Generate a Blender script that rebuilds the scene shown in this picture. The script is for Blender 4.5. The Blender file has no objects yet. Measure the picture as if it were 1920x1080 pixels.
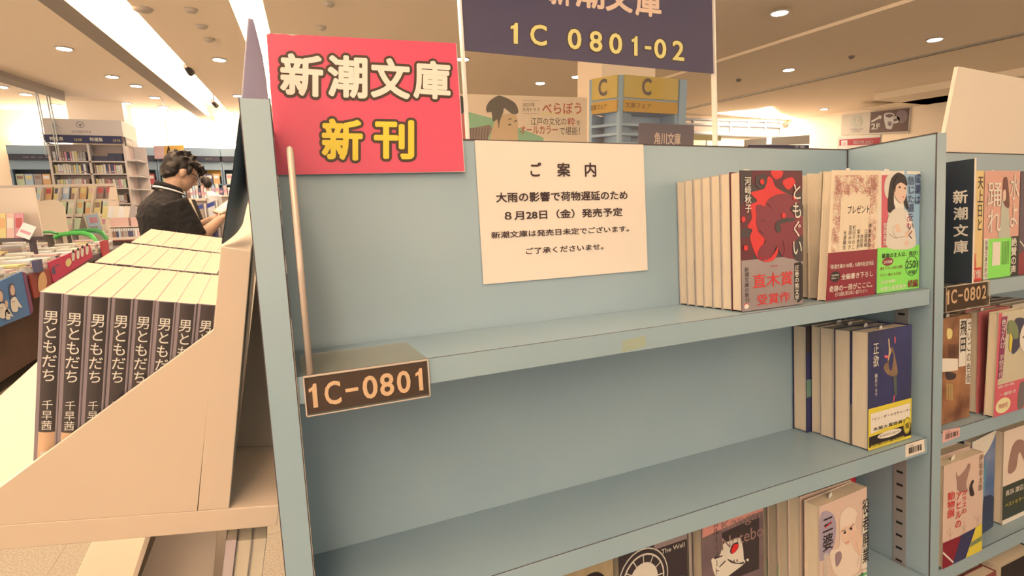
import bpy, bmesh, math, random
import numpy as np
from mathutils import Vector, Matrix

# ------------------------------------------------------------------ camera
SC = bpy.context.scene
COL = SC.collection
ZOFF = 0.96                      # measuring origin of the shelf's own axes
EYE = 1.30                       # camera height
TILT = 0.094                     # the blue bookshelf leans back by this much (radians)
SHELF_AXES = tuple(np.array(v) for v in ((0.00264, -0.40357, 0.09743 + ZOFF), (0.91808, -0.39264, -0.05442), (0.08456, 0.05987, 0.99462), (0.38727, 0.91774, -0.08816)))
ct_, st_ = math.cos(TILT), math.sin(TILT)
LEAN = np.array([[1, 0, 0], [0, ct_, st_], [0, -st_, ct_]])      # shelf axes -> room axes
ROOM_AXES = (np.array([0.00264, -0.40357, EYE]),) + tuple(LEAN @ v for v in SHELF_AXES[1:])
CAM, RT, UP, FW = ROOM_AXES
FPX = 983.13
cam_data = bpy.data.cameras.new('camera')
cam_data.sensor_width = 36.0
cam_data.lens = FPX / 1920.0 * 36.0
cam_data.clip_start = 0.02
cam_data.clip_end = 120.0
camera = bpy.data.objects.new('camera', cam_data)
COL.objects.link(camera)
mw = Matrix.Identity(4)
for i_ in range(3):
    mw[i_][0] = RT[i_]; mw[i_][1] = UP[i_]; mw[i_][2] = -FW[i_]; mw[i_][3] = CAM[i_]
camera.matrix_world = mw
SC.camera = camera

# ------------------------------------------------------------------ world, exposure
WARM = (1.0, 0.715, 0.455)
world = bpy.data.worlds.new('shop_air')
SC.world = world
world.use_nodes = True
bgn = world.node_tree.nodes['Background']
bgn.inputs[0].default_value = (*WARM, 1)
bgn.inputs[1].default_value = 2.9
SC.view_settings.view_transform = 'Standard'
SC.view_settings.look = 'None'
SC.view_settings.gamma = 1.0
SC.view_settings.use_curve_mapping = False
SC.view_settings.exposure = 0.42
CEIL = 3.10
COVE = 19.0                      # glow of the lamps lying in the ceiling troughs

def area_light(name, loc, sx, sy, energy, rot=(0, 0, 0), color=WARM, spread=180):
    l = bpy.data.lights.new(name, 'AREA')
    l.shape = 'RECTANGLE'; l.size = sx; l.size_y = sy; l.energy = energy; l.color = color
    l.spread = math.radians(spread)
    o = bpy.data.objects.new(name, l); COL.objects.link(o)
    o.location = loc; o.rotation_euler = rot
    return o

# ------------------------------------------------------------------ measuring helpers
def use_axes(axes):
    global CAM, RT, UP, FW
    CAM, RT, UP, FW = axes
def lean_back(objs):
    """things built on the shelf's own axes are set into the room, leaning back with it"""
    g = Matrix.Identity(4); o = ROOM_AXES[0] - LEAN @ SHELF_AXES[0]
    for r in range(3):
        for c in range(3): g[r][c] = LEAN[r][c]
        g[r][3] = o[r]
    for ob in objs: ob.matrix_world = g @ ob.matrix_world
def ray(px, py):
    return FW + (px - 960) / FPX * RT - (py - 540) / FPX * UP
def dep(px, py, s):
    return CAM + ray(px, py) * s
def on(px, py, axis, val):
    d = ray(px, py); s = (val - CAM[axis]) / d[axis]
    return CAM + d * s
def onx(px, py, v): return on(px, py, 0, v)
def ony(px, py, v): return on(px, py, 1, v)
def onz(px, py, v): return on(px, py, 2, v)
def onpl(px, py, o, n):
    d = ray(px, py); s = np.dot(np.array(o) - CAM, n) / np.dot(d, n)
    return CAM + d * s

def px_of(P):
    d = np.array(P, float) - CAM; f = np.dot(d, FW)
    return (960 + FPX * np.dot(d, RT) / f, 540 - FPX * np.dot(d, UP) / f)

class Crop:
    """corners of a flat thing as read off the photo (TL, TR, BR, BL) -> (u, v) on it, each 0..1"""
    def __init__(self, tl, tr, br, bl):
        A = []; b = []
        for (x, y), (u, v) in zip((tl, tr, br, bl), ((0, 1), (1, 1), (1, 0), (0, 0))):
            A.append([x, y, 1, 0, 0, 0, -u * x, -u * y]); b.append(u)
            A.append([0, 0, 0, x, y, 1, -v * x, -v * y]); b.append(v)
        self.h = np.append(np.linalg.solve(np.array(A, float), np.array(b, float)), 1).reshape(3, 3)
    def __call__(self, x, y):
        q = self.h @ np.array([x, y, 1.0])
        return (q[0] / q[2], q[1] / q[2])

# ------------------------------------------------------------------ materials
def lin(c):
    c = c / 255.0
    return c / 12.92 if c <= 0.04045 else ((c + 0.055) / 1.055) ** 2.4
MATS = {}
LIT = np.array([lin(255), lin(219), lin(174)]) / 0.50      # how plain white paper looks under the shop light
def alb(rgb):
    return tuple(float(min(0.92, max(0.004, lin(c) / LIT[i]))) for i, c in enumerate(rgb))
def M(name, rgb, rough=0.55, metal=0.0, noise=0.0, scale=40.0, stretch=(1, 1, 1), spec=0.4, rgb2=None, coords='Object', raw=False):
    """procedural surface; rgb = its colour as seen under the shop light"""
    if name in MATS: return MATS[name]
    m = bpy.data.materials.new(name); m.use_nodes = True
    nt = m.node_tree; b = nt.nodes['Principled BSDF']
    c = tuple(rgb) if raw else alb(rgb)
    b.inputs['Base Color'].default_value = (*c, 1)
    b.inputs['Roughness'].default_value = rough
    b.inputs['Metallic'].default_value = metal
    b.inputs['Specular IOR Level'].default_value = spec
    if noise or rgb2:
        tc = nt.nodes.new('ShaderNodeTexCoord'); mp = nt.nodes.new('ShaderNodeMapping')
        mp.inputs['Scale'].default_value = stretch
        nz = nt.nodes.new('ShaderNodeTexNoise'); nz.inputs['Scale'].default_value = scale
        nz.inputs['Detail'].default_value = 4
        mx = nt.nodes.new('ShaderNodeMix'); mx.data_type = 'RGBA'
        c2 = (tuple(rgb2) if raw else alb(rgb2)) if rgb2 else tuple(x * (1 - noise) for x in c)
        mx.inputs[6].default_value = (*c, 1); mx.inputs[7].default_value = (*c2, 1)
        nt.links.new(tc.outputs[coords], mp.inputs[0]); nt.links.new(mp.outputs[0], nz.inputs['Vector'])
        rmp = nt.nodes.new('ShaderNodeValToRGB')
        rmp.color_ramp.elements[0].position = 0.35; rmp.color_ramp.elements[1].position = 0.68
        nt.links.new(nz.outputs[0], rmp.inputs[0]); nt.links.new(rmp.outputs[0], mx.inputs[0])
        nt.links.new(mx.outputs[2], b.inputs['Base Color'])
    MATS[name] = m
    return m
def emit(name, rgb, strength):
    if name in MATS: return MATS[name]
    m = bpy.data.materials.new(name); m.use_nodes = True
    b = m.node_tree.nodes['Principled BSDF']
    b.inputs['Base Color'].default_value = (*rgb, 1)
    b.inputs['Emission Color'].default_value = (*rgb, 1)
    b.inputs['Emission Strength'].default_value = strength
    MATS[name] = m
    return m
def translucent(name, rgb, rgb2):
    """thin paper that glows with the light behind it"""
    m = bpy.data.materials.new(name); m.use_nodes = True
    nt = m.node_tree; nt.nodes.clear()
    out = nt.nodes.new('ShaderNodeOutputMaterial'); mix = nt.nodes.new('ShaderNodeMixShader'); mix.inputs[0].default_value = 0.55
    df = nt.nodes.new('ShaderNodeBsdfDiffuse'); tr = nt.nodes.new('ShaderNodeBsdfTranslucent')
    nz = nt.nodes.new('ShaderNodeTexNoise'); nz.inputs['Scale'].default_value = 14
    mx = nt.nodes.new('ShaderNodeMix'); mx.data_type = 'RGBA'; mx.inputs[6].default_value = (*alb(rgb), 1); mx.inputs[7].default_value = (*alb(rgb2), 1)
    nt.links.new(nz.outputs[0], mx.inputs[0])
    for b in (df, tr): nt.links.new(mx.outputs[2], b.inputs[0])
    nt.links.new(df.outputs[0], mix.inputs[1]); nt.links.new(tr.outputs[0], mix.inputs[2]); nt.links.new(mix.outputs[0], out.inputs[0])
    MATS[name] = m
    return m
def glass(name, tint=(1, 1, 1), rough=0.02, alpha=0.12):
    """thin clear acrylic: mostly straight through, a little gloss"""
    if name in MATS: return MATS[name]
    m = bpy.data.materials.new(name); m.use_nodes = True
    nt = m.node_tree; nt.nodes.clear()
    out = nt.nodes.new('ShaderNodeOutputMaterial'); mix = nt.nodes.new('ShaderNodeMixShader')
    tr = nt.nodes.new('ShaderNodeBsdfTransparent'); gl = nt.nodes.new('ShaderNodeBsdfGlossy')
    lw = nt.nodes.new('ShaderNodeLayerWeight'); lw.inputs[0].default_value = 0.5
    pw = nt.nodes.new('ShaderNodeMath'); pw.operation = 'POWER'; pw.inputs[1].default_value = 4.0
    ml = nt.nodes.new('ShaderNodeMath'); ml.operation = 'MULTIPLY_ADD'; ml.inputs[1].default_value = 0.5; ml.inputs[2].default_value = alpha
    tr.inputs[0].default_value = (*tint, 1); gl.inputs['Roughness'].default_value = rough
    gl.inputs[0].default_value = (1, 0.97, 0.93, 1)
    nt.links.new(lw.outputs['Facing'], pw.inputs[0]); nt.links.new(pw.outputs[0], ml.inputs[0]); nt.links.new(ml.outputs[0], mix.inputs[0])
    nt.links.new(tr.outputs[0], mix.inputs[1]); nt.links.new(gl.outputs[0], mix.inputs[2])
    nt.links.new(mix.outputs[0], out.inputs[0])
    MATS[name] = m
    return m

# ------------------------------------------------------------------ objects
def tag(o, label=None, cat=None, group=None, kind=None):
    if label: o['label'] = label
    if cat: o['category'] = cat
    if group: o['group'] = group
    if kind: o['kind'] = kind
    return o
def thing(name, label, cat, loc=(0, 0, 0), rot=(0, 0, 0), group=None, axes=None):
    o = bpy.data.objects.new(name, None); COL.objects.link(o)
    o.empty_display_size = 0.05
    if axes is not None:
        m = Matrix.Identity(4)
        for r in range(3):
            for c in range(3): m[r][c] = float(axes[c][r])
            m[r][3] = float(loc[r])
        o.matrix_world = m
    else:
        o.location = [float(v) for v in loc]; o.rotation_euler = rot
    return tag(o, label, cat, group)
def dup(src, loc=None, label=None, group=None):
    """a copy of a thing with copies of its parts and their sub-parts"""
    r = src.copy(); COL.objects.link(r)
    if loc is not None: r.location = [float(v) for v in loc]
    if label: r['label'] = label
    if group: r['group'] = group
    for ch in KIDS.get(src.name, []):
        c = ch.copy(); COL.objects.link(c); c.parent = r
        KIDS.setdefault(r.name, []).append(c)
        for g in KIDS.get(ch.name, []):
            d = g.copy(); COL.objects.link(d); d.parent = c
            KIDS.setdefault(c.name, []).append(d)
    return r
KIDS = {}

class Plane:
    def __init__(self, o, U, V, su=1.0, sv=1.0):
        self.o = np.array(o, float); self.U = np.array(U, float); self.V = np.array(V, float)
        n = np.cross(self.U, self.V); self.N = n / np.linalg.norm(n)
        self.su, self.sv = su, sv; self.clip = False
    def p(self, u, v, l=0.0):
        return self.o + self.U * (u * self.su) + self.V * (v * self.sv) + self.N * l

GLYPHS = {}
def _plain(s):
    """outline of a piece of writing as a flat mesh (numpy verts, faces)"""
    if s in GLYPHS: return GLYPHS[s]
    c = bpy.data.curves.new('writing', 'FONT'); c.body = s
    c.resolution_u = 3; c.fill_mode = 'FRONT'
    o = bpy.data.objects.new('writing', c); COL.objects.link(o)
    dg = bpy.context.evaluated_depsgraph_get()
    me = bpy.data.meshes.new_from_object(o.evaluated_get(dg))
    v = np.array([(*tuple(q.co)[:2], 0.0) for q in me.vertices]) if len(me.vertices) else np.zeros((0, 3))
    f = [tuple(q.vertices) for q in me.polygons]
    bpy.data.objects.remove(o); bpy.data.curves.remove(c); bpy.data.meshes.remove(me)
    GLYPHS[s] = (v, f)
    return v, f
def glyph(s, bold=0.0):
    """heavier writing = the letter struck several times around its own outline, each strike a few microns higher (z)"""
    v, f = _plain(s)
    if bold <= 0.0015 or not len(v): return v, f
    key = (s, round(bold, 4))
    if key in GLYPHS: return GLYPHS[key]
    n = 4 if bold < 0.015 else (8 if bold < 0.045 else 16)
    V = [v]; F = list(f); k = len(v)
    for i in range(n):
        a = 2 * math.pi * (i + 0.5) / n
        V.append(v + np.array([bold * math.cos(a), bold * math.sin(a), STRIKE * (i + 1)])); F += [tuple(q + k * (i + 1) for q in p) for p in f]
    GLYPHS[key] = (np.concatenate(V), F)
    return GLYPHS[key]
STRIKE = 0.000006
def gfit(s, bold=0.0, grow=0.0):
    """(a, b, lift) of every corner, a and b 0..1 over the letter's box, and the faces"""
    v, f = glyph(s, bold)
    lo, hi = v.min(0)[:2], v.max(0)[:2]
    if grow: v, f = glyph(s, bold + grow)
    q = (v[:, :2] - lo) / np.maximum(hi - lo, 1e-6)
    return [(a, b, z) for (a, b), z in zip(q, v[:, 2])], f
def clip01(pts):
    """cut a flat outline to the unit square"""
    for ax, lim, sg in ((0, 0.0, 1), (0, 1.0, -1), (1, 0.0, 1), (1, 1.0, -1)):
        out = []
        for i in range(len(pts)):
            p, q = pts[i - 1], pts[i]; ip, iq = sg * (p[ax] - lim) >= 0, sg * (q[ax] - lim) >= 0
            if ip != iq:
                t = (lim - p[ax]) / (q[ax] - p[ax]); out.append((p[0] + t * (q[0] - p[0]), p[1] + t * (q[1] - p[1])))
            if iq: out.append(tuple(q))
        pts = out
        if not pts: return pts
    return pts

class MB:
    def __init__(self):
        self.v = []; self.f = []; self.m = []; self.mats = []; self.smooth = []
    def mi(self, mat):
        if mat not in self.mats: self.mats.append(mat)
        return self.mats.index(mat)
    def add(self, verts, faces, mat, smooth=False):
        b = len(self.v); k = self.mi(mat)
        self.v += [tuple(float(c) for c in q) for q in verts]
        for f in faces:
            self.f.append(tuple(i + b for i in f)); self.m.append(k); self.smooth.append(smooth)
        return self
    def box(self, a, b, mat):
        x0, x1 = sorted((a[0], b[0])); y0, y1 = sorted((a[1], b[1])); z0, z1 = sorted((a[2], b[2]))
        v = [(x0, y0, z0), (x1, y0, z0), (x1, y1, z0), (x0, y1, z0), (x0, y0, z1), (x1, y0, z1), (x1, y1, z1), (x0, y1, z1)]
        return self.add(v, [(0, 3, 2, 1), (4, 5, 6, 7), (0, 1, 5, 4), (1, 2, 6, 5), (2, 3, 7, 6), (3, 0, 4, 7)], mat)
    def poly(self, pts, mat):
        return self.add(pts, [tuple(range(len(pts)))], mat)
    def slab(self, pts, off, mat):
        """a closed plate: outline pts pushed along off"""
        n = len(pts); off = np.array(off, float)
        v = [np.array(q, float) for q in pts] + [np.array(q, float) + off for q in pts]
        f = [tuple(range(n - 1, -1, -1)), tuple(range(n, 2 * n))]
        f += [(i, (i + 1) % n, n + (i + 1) % n, n + i) for i in range(n)]
        return self.add(v, f, mat)
    def tube(self, pts, r, mat, n=10, caps=True):
        pts = [np.array(q, float) for q in pts]; v = []; f = []
        rr = r if isinstance(r, (list, tuple)) else [r] * len(pts)
        prev = None
        for i, q in enumerate(pts):
            t = pts[min(i + 1, len(pts) - 1)] - pts[max(i - 1, 0)]
            t = t / (np.linalg.norm(t) + 1e-12)
            if prev is None:
                a = np.cross(t, (0, 0, 1)) if abs(t[2]) < 0.9 else np.cross(t, (1, 0, 0))
            else:
                a = prev - t * np.dot(prev, t)
            a = a / np.linalg.norm(a); prev = a; b = np.cross(t, a)
            for k in range(n):
                w = 2 * math.pi * k / n
                v.append(q + rr[i] * (math.cos(w) * a + math.sin(w) * b))
        for i in range(len(pts) - 1):
            for k in range(n):
                f.append((i * n + k, i * n + (k + 1) % n, (i + 1) * n + (k + 1) % n, (i + 1) * n + k))
        self.add(v, f, mat, True)
        if caps:
            b0 = len(self.v) - len(v)
            for ring, rev in ((0, True), (len(pts) - 1, False)):
                q = [b0 + ring * n + k for k in range(n)]
                self.f.append(tuple(q[::-1] if rev else q)); self.m.append(self.mi(mat)); self.smooth.append(False)
        return self
    def disc(self, c, r, axis, h, mat, n=20):
        a = np.array(axis, float)
        return self.tube([np.array(c, float), np.array(c, float) + a * h], r, mat, n)
    # --- flat print on a plane
    def pp(self, pl, pts, mat, l=1):
        if getattr(pl, 'clip', False):
            pts = clip01([tuple(q) for q in pts])
            if len(pts) < 3: return self
        return self.poly([pl.p(u, v, l * LAYER) for u, v in pts], mat)
    def prect(self, pl, u0, v0, u1, v1, mat, l=1):
        return self.pp(pl, [(u0, v0), (u1, v0), (u1, v1), (u0, v1)], mat, l)
    def pcirc(self, pl, u, v, ru, rv, mat, l=1, n=28):
        return self.pp(pl, [(u + ru * math.cos(2 * math.pi * k / n), v + rv * math.sin(2 * math.pi * k / n)) for k in range(n)], mat, l)
    def pring(self, pl, u, v, ru, rv, wd, mat, l=1, n=32):
        V = []; F = []
        for k in range(n):
            a = 2 * math.pi * k / n
            for q in (1.0, 1.0 - wd): V.append(pl.p(u + q * ru * math.cos(a), v + q * rv * math.sin(a), l * LAYER))
        for k in range(n):
            j = (k + 1) % n
            F.append((2 * k, 2 * j, 2 * j + 1, 2 * k + 1))
        return self.add(V, F, mat)
    def pline(self, pl, pts, wd, mat, l=1):
        """a stroke of constant width through (u, v) points; wd in metres"""
        if not hasattr(pl, 'su'):                # a surface with its own layout: thicken in its (u, v)
            wd = max(wd, 2.0)
            for (a, c), (d, e) in zip(pts[:-1], pts[1:]): self.pp(pl, [(a, c), (d, e), (d, e + wd), (a, c + wd)], mat, l)
            return self
        P = [np.array([u * pl.su, v * pl.sv]) for u, v in pts]
        L = []; R_ = []
        for i, q in enumerate(P):
            t = P[min(i + 1, len(P) - 1)] - P[max(i - 1, 0)]
            t = t / (np.linalg.norm(t) + 1e-12); n = np.array([-t[1], t[0]]) * wd / 2
            L.append(q + n); R_.append(q - n)
        k = len(P)
        V = [pl.o + pl.U * q[0] + pl.V * q[1] + pl.N * (l * LAYER) for q in L + R_]
        return self.add(V, [(k + i, k + i + 1, i + 1, i) for i in range(k - 1)], mat)
    def text(self, pl, s, u0, v0, u1, v1, mat, l=2, bold=0.0, grow=0.0, z=None):
        """writing fitted into the box; grow = extra stroke on the same letters (for outlines)"""
        if s == '1':                             # a figure one with its flag and no foot
            w = u1 - u0; pts = [(u0 + w * 0.42, v0), (u1, v0), (u1, v1), (u0 + w * 0.62, v1), (u0 + w * 0.45, v1 - (v1 - v0) * 0.13), (u0, v1 - (v1 - v0) * 0.20), (u0, v1 - (v1 - v0) * 0.34), (u0 + w * 0.42, v1 - (v1 - v0) * 0.28)]
            return self.poly([pl.p(a, c, l * LAYER) for a, c in pts], mat)
        if not len(_plain(s)[0]): return self
        q, f = gfit(s, bold, grow)
        return self.add([pl.p(u0 + (u1 - u0) * a, v0 + (v1 - v0) * b, l * LAYER + z_) for a, b, z_ in q], f, mat)
    def vtext(self, pl, s, u0, v0, u1, v1, mat, l=2, bold=0.0, grow=0.0):
        """writing set downwards, one character under the other"""
        n = len(s); ch = (v1 - v0) / n
        for i, c in enumerate(s):
            if c in ' \u3000': continue
            v, f = glyph(c, bold + grow)
            if not len(v): continue
            v = v.copy()
            if c in 'ー-…―「」『』':
                v = v - [0.5, 0.38, 0]; v = np.stack([v[:, 1], -v[:, 0], v[:, 2]], 1) + [0.5, 0.38, 0]
            elif ord(c) < 0x2000:
                v[:, 0] += 0.5 - (v[:, 0].min() + v[:, 0].max()) / 2
            cy = v1 - (i + 0.5) * ch
            P = [pl.p(u0 + (u1 - u0) * a, cy + ch * (b - 0.38), l * LAYER + z_) for a, b, z_ in v]
            self.add(P, f, mat)
        return self
    def build(self, name, parent=None, bevel=0.0, label=None, kind=None):
        me = bpy.data.meshes.new(name)
        me.from_pydata(self.v, [], self.f)
        for m in self.mats: me.materials.append(m)
        me.polygons.foreach_set('material_index', self.m)
        me.polygons.foreach_set('use_smooth', self.smooth)
        me.update()
        o = bpy.data.objects.new(name, me); COL.objects.link(o)
        if parent is not None:
            o.parent = parent; KIDS.setdefault(parent.name, []).append(o)
        if bevel:
            b = o.modifiers.new('edge', 'BEVEL'); b.width = bevel; b.segments = 2; b.limit_method = 'ANGLE'
        if label: o['label'] = label
        if kind: o['kind'] = kind
        return o
LAYER = 0.00018
def struct(name, mb, bevel=0.0):
    return mb.build(name, None, bevel, kind='structure')
X_, Y_, Z_ = (1, 0, 0), (0, 1, 0), (0, 0, 1)
ORD = ['first', 'second', 'third', 'fourth', 'fifth', 'sixth', 'seventh', 'eighth', 'ninth', 'tenth', 'eleventh', 'twelfth', 'thirteenth', 'fourteenth', 'fifteenth', 'sixteenth', 'seventeenth', 'eighteenth', 'nineteenth', 'twentieth', 'twenty-first', 'twenty-second']
rnd = random.Random(7)
# ------------------------------------------------------------------ the blue bookshelf, two bays
use_axes(SHELF_AXES)
BEFORE = set(o.name for o in COL.objects)
T, W, D, H, R0 = 0.0183, 0.7605, 0.1150, 0.2036 + ZOFF, 0.0038
Z1, Z2, Z3 = 0.0077 + ZOFF, -0.1899 + ZOFF, -0.3838 + ZOFF
Z4, Z5 = -0.579 + ZOFF, -0.775 + ZOFF
TH = 0.0201
blue = M('pale blue laminate', (171, 178, 161), 0.33, scale=9, spec=0.5, rgb2=(167, 175, 160))
seam = M('brown edge seam', (92, 70, 62), 0.6)
dark_gap = M('dark joint', (36, 34, 40), 0.8)
strip_m = M('beige slotted metal', (190, 168, 142), 0.4, 0.3)
slot_m = M('slot hole', (28, 24, 24), 0.8)
W2 = 0.76                                    # inner width of the neighbouring bay
def panel(x0, x1, y0, y1, z0, z1, par, name='side_panel'):
    b = MB(); b.slab([(x0, y0, -0.2095), (x0, y0, z1), (x0, y1, z1), (x0, y1, -0.1970)], (x1 - x0, 0, 0), blue)
    e = 0.0007
    for xx in (x0, x1):                      # edge band joints
        b.box((xx - e, y0 + 0.0006, -0.19), (xx + e, y0 + 0.0018, z1 + e), seam)
        b.box((xx - e, y0 + 0.0006, z1 - e), (xx + e, y1, z1 + e), seam)
    return b.build(name, par)
def shelf_board(x0, x1, z, par):
    b = MB(); b.box((x0 + 0.001, R0, z - TH), (x1 - 0.0045, D - 0.0005, z), blue)
    b.box((x0 + 0.001, R0 + 0.0008, z - 0.0004), (x1 - 0.0045, R0 + 0.0016, z + 0.0003), seam)
    return b.build('shelf', par)
def slots(xf, par, sgn):
    b = MB(); y0, y1 = 0.0305, 0.0475
    b.box((xf, y0, 0.05), (xf + sgn * 0.0012, y1, H - 0.045 - 0.15), strip_m)
    z = 0.06
    while z < H - 0.2:
        b.box((xf + sgn * 0.0011, y0 + 0.0045, z), (xf + sgn * 0.0016, y1 - 0.0045, z + 0.003), slot_m)
        z += 0.0185
    return b.build('slotted_strip', par)
shelf_unit = thing('bookshelf', 'pale blue open bookshelf with mostly empty shelves and a notice taped to its back', 'bookshelf', (0, 0, 0))
panel(-T, 0, 0, D + 0.012, 0, H, shelf_unit)
panel(W, W + T, 0, D + 0.012, 0, H, shelf_unit)
b = MB(); b.box((0.0005, D, 0.02), (W - 0.0005, D + 0.012, H - 0.0005), blue)
b.box((0, D - 0.0005, H - 0.0012), (W, D + 0.0006, H + 0.0004), seam)
b.box((W - 0.0016, D - 0.0012, Z1), (W - 0.0002, D, H), seam)
back_panel = b.build('back_panel', shelf_unit)
for z in (Z1, Z2, Z3, Z4, Z5): shelf_board(0, W, z, shelf_unit)
slots(W, shelf_unit, -1)
b = MB(); b.box((0.001, 0.012, -0.19), (W - 0.001, D, 0.10), blue); b.build('plinth', shelf_unit)

shelf_unit2 = thing('bookshelf', 'pale blue bookshelf bay filled with paperbacks to the right of the empty one', 'bookshelf', (0, 0, 0))
XB = W + T
panel(XB + W2, XB + W2 + T, 0, D + 0.012, 0, H, shelf_unit2)
b = MB(); b.box((XB + 0.0005, D, 0.02), (XB + W2 - 0.0005, D + 0.012, H - 0.0005), blue)
b.box((XB, D - 0.0005, H - 0.0012), (XB + W2, D + 0.0006, H + 0.0004), seam)
b.build('back_panel', shelf_unit2)
for z in (Z1, Z2, Z3, Z4, Z5): shelf_board(XB, XB + W2, z, shelf_unit2)
b = MB(); b.box((XB + 0.001, 0.012, -0.19), (XB + W2 - 0.001, D, 0.10), blue); b.build('plinth', shelf_unit2)

# the back-to-back bays behind, seen only by their panel thickness
# ------------------------------------------------------------------ paperbacks
page_m = M('cream page edges', (255, 214, 160), 0.8, noise=0.14, scale=60, stretch=(0.4, 40, 0.4))
page_top_m = M('pale page edges', (240, 198, 148), 0.8, noise=0.08, scale=60, stretch=(0.4, 40, 0.4))
paper_m = M('white paper', (255, 220, 176), 0.75)
cream_m = M('cream print', (255, 224, 180), 0.5)
black_m = M('black print', (44, 34, 32), 0.5)
red_m = M('vermilion print', (236, 44, 42), 0.4)
crim_m = M('crimson print', (150, 26, 44), 0.4)
dkred_m = M('dark red print', (104, 30, 40), 0.4)
navy_m = M('navy print', (56, 54, 84), 0.4)
yel_m = M('yellow print', (246, 206, 62), 0.4)
green_m = M('lime green print', (150, 232, 82), 0.45)
slip_m = M('sales slip paper', (255, 226, 188), 0.7)

def book(label, x, y, z, w, h, t, cover, art=None, belt=None, lean=0.0, yaw=0.0, group=None, slip=None, cat='book', pitch=0.0, name='paperback_book', ptop=None, back=None):
    """a paperback facing -Y: x = its left edge, y = its front cover, z = what it stands on"""
    r = thing(name, label, cat, (x, y, z + 0.0006), (math.radians(pitch), math.radians(lean), math.radians(yaw)), group)
    k = 0.0006
    b = MB()
    b.box((0, 0, 0), (w, k, h), cover); b.box((0, t - k, 0), (w, t, h), back or cover); b.box((w - k, k, 0), (w, t - k, h), cover)
    pl = Plane((0, 0, 0), X_, Z_, w, h); pl.clip = True
    if art: art(b, pl)
    b.build('cover', r)
    b = MB(); b.box((0.0014, k, 0.0012), (w - 0.0012, t - k, h - 0.0016), page_m); b.build('page_block', r)
    if belt:
        bh, bm, bart = belt
        b = MB(); g = 0.0005
        b.box((0, -g, 0.0003), (w + g, -0.0002, bh), bm); b.box((0, t + 0.0002, 0.0003), (w + g, t + g, bh), bm)
        b.box((w, -g, 0.0003), (w + g, t + g, bh), bm)
        if bart: bart(b, Plane((0, -g, 0), X_, Z_, w, h))
        b.build('paper_belt', r)
    if slip:
        b = MB(); sx, sw, sh = slip
        b.slab([(sx, t * 0.45, h - 0.01), (sx + sw, t * 0.52, h - 0.01), (sx + sw, t * 0.62, h + sh), (sx + sw * 0.5, t * 0.5, h + sh * 1.15), (sx, t * 0.4, h + sh)], (0, 0.0003, 0), slip_m)
        b.build('sales_slip', r)
    return r
def squiggles(b, pl, box, n, wd, mat, seed, l=2, amp=0.03):
    """printed ornament: little curling strokes"""
    q = random.Random(seed); u0, v0, u1, v1 = box
    for _ in range(n):
        u, v = q.uniform(u0, u1), q.uniform(v0, v1); a = q.uniform(0, 6.28); c = q.choice((-1, 1)) * q.uniform(0.5, 1.0); pts = []
        for i in range(7):
            pts.append((min(max(u, u0), u1), min(max(v, v0), v1))); u += amp * 0.33 * math.cos(a); v += amp * 0.22 * math.sin(a); a += c
        b.pline(pl, pts, wd, mat, l)
def fit(cr, pts): return [cr(*p) for p in pts]
def blob(cr, pts, n=6):
    """closed smooth outline through points given on the photo"""
    P = [np.array(p, float) for p in pts]; out = []; k = len(P)
    for i in range(k):
        p0, p1, p2, p3 = P[i - 1], P[i], P[(i + 1) % k], P[(i + 2) % k]
        for j in range(n):
            t = j / n
            q = 0.5 * ((2 * p1) + (-p0 + p2) * t + (2 * p0 - 5 * p1 + 4 * p2 - p3) * t * t + (-p0 + 3 * p1 - 3 * p2 + p3) * t ** 3)
            out.append(cr(*q))
    return out
def tx(b, pl, cr, s, x0, y0, x1, y1, mat, l=2, bold=0.0, vert=False, **kw):
    """writing inside the box (x0, y0)-(x1, y1) read off the photo; the box of a slanting line is wider than the line is high"""
    xm, ym = (x0 + x1) / 2, (y0 + y1) / 2
    if vert:
        u0, u1 = cr(x0, ym)[0], cr(x1, ym)[0]; v1, v0 = cr(xm, y0)[1], cr(xm, y1)[1]
        return b.vtext(pl, s, u0, v0, u1, v1, mat, l, bold)
    c = np.array(cr(xm, ym)); e = 4.0
    du = (np.array(cr(xm + e, ym)) - c) / e; dv = (np.array(cr(xm, ym + e)) - c) / e
    slope = -du[1] / dv[1]                       # the line's drop per pixel to the right
    hp = max((y1 - y0) - abs(slope) * (x1 - x0), 0.62 * (y1 - y0)) / 2
    yl, yr = ym + slope * (x0 - xm), ym + slope * (x1 - xm)
    u0, u1 = cr(x0, yl)[0], cr(x1, yr)[0]; v1, v0 = cr(xm, ym - hp)[1], cr(xm, ym + hp)[1]
    return b.text(pl, s, u0, v0, u1, v1, mat, l, bold, **kw)

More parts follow.
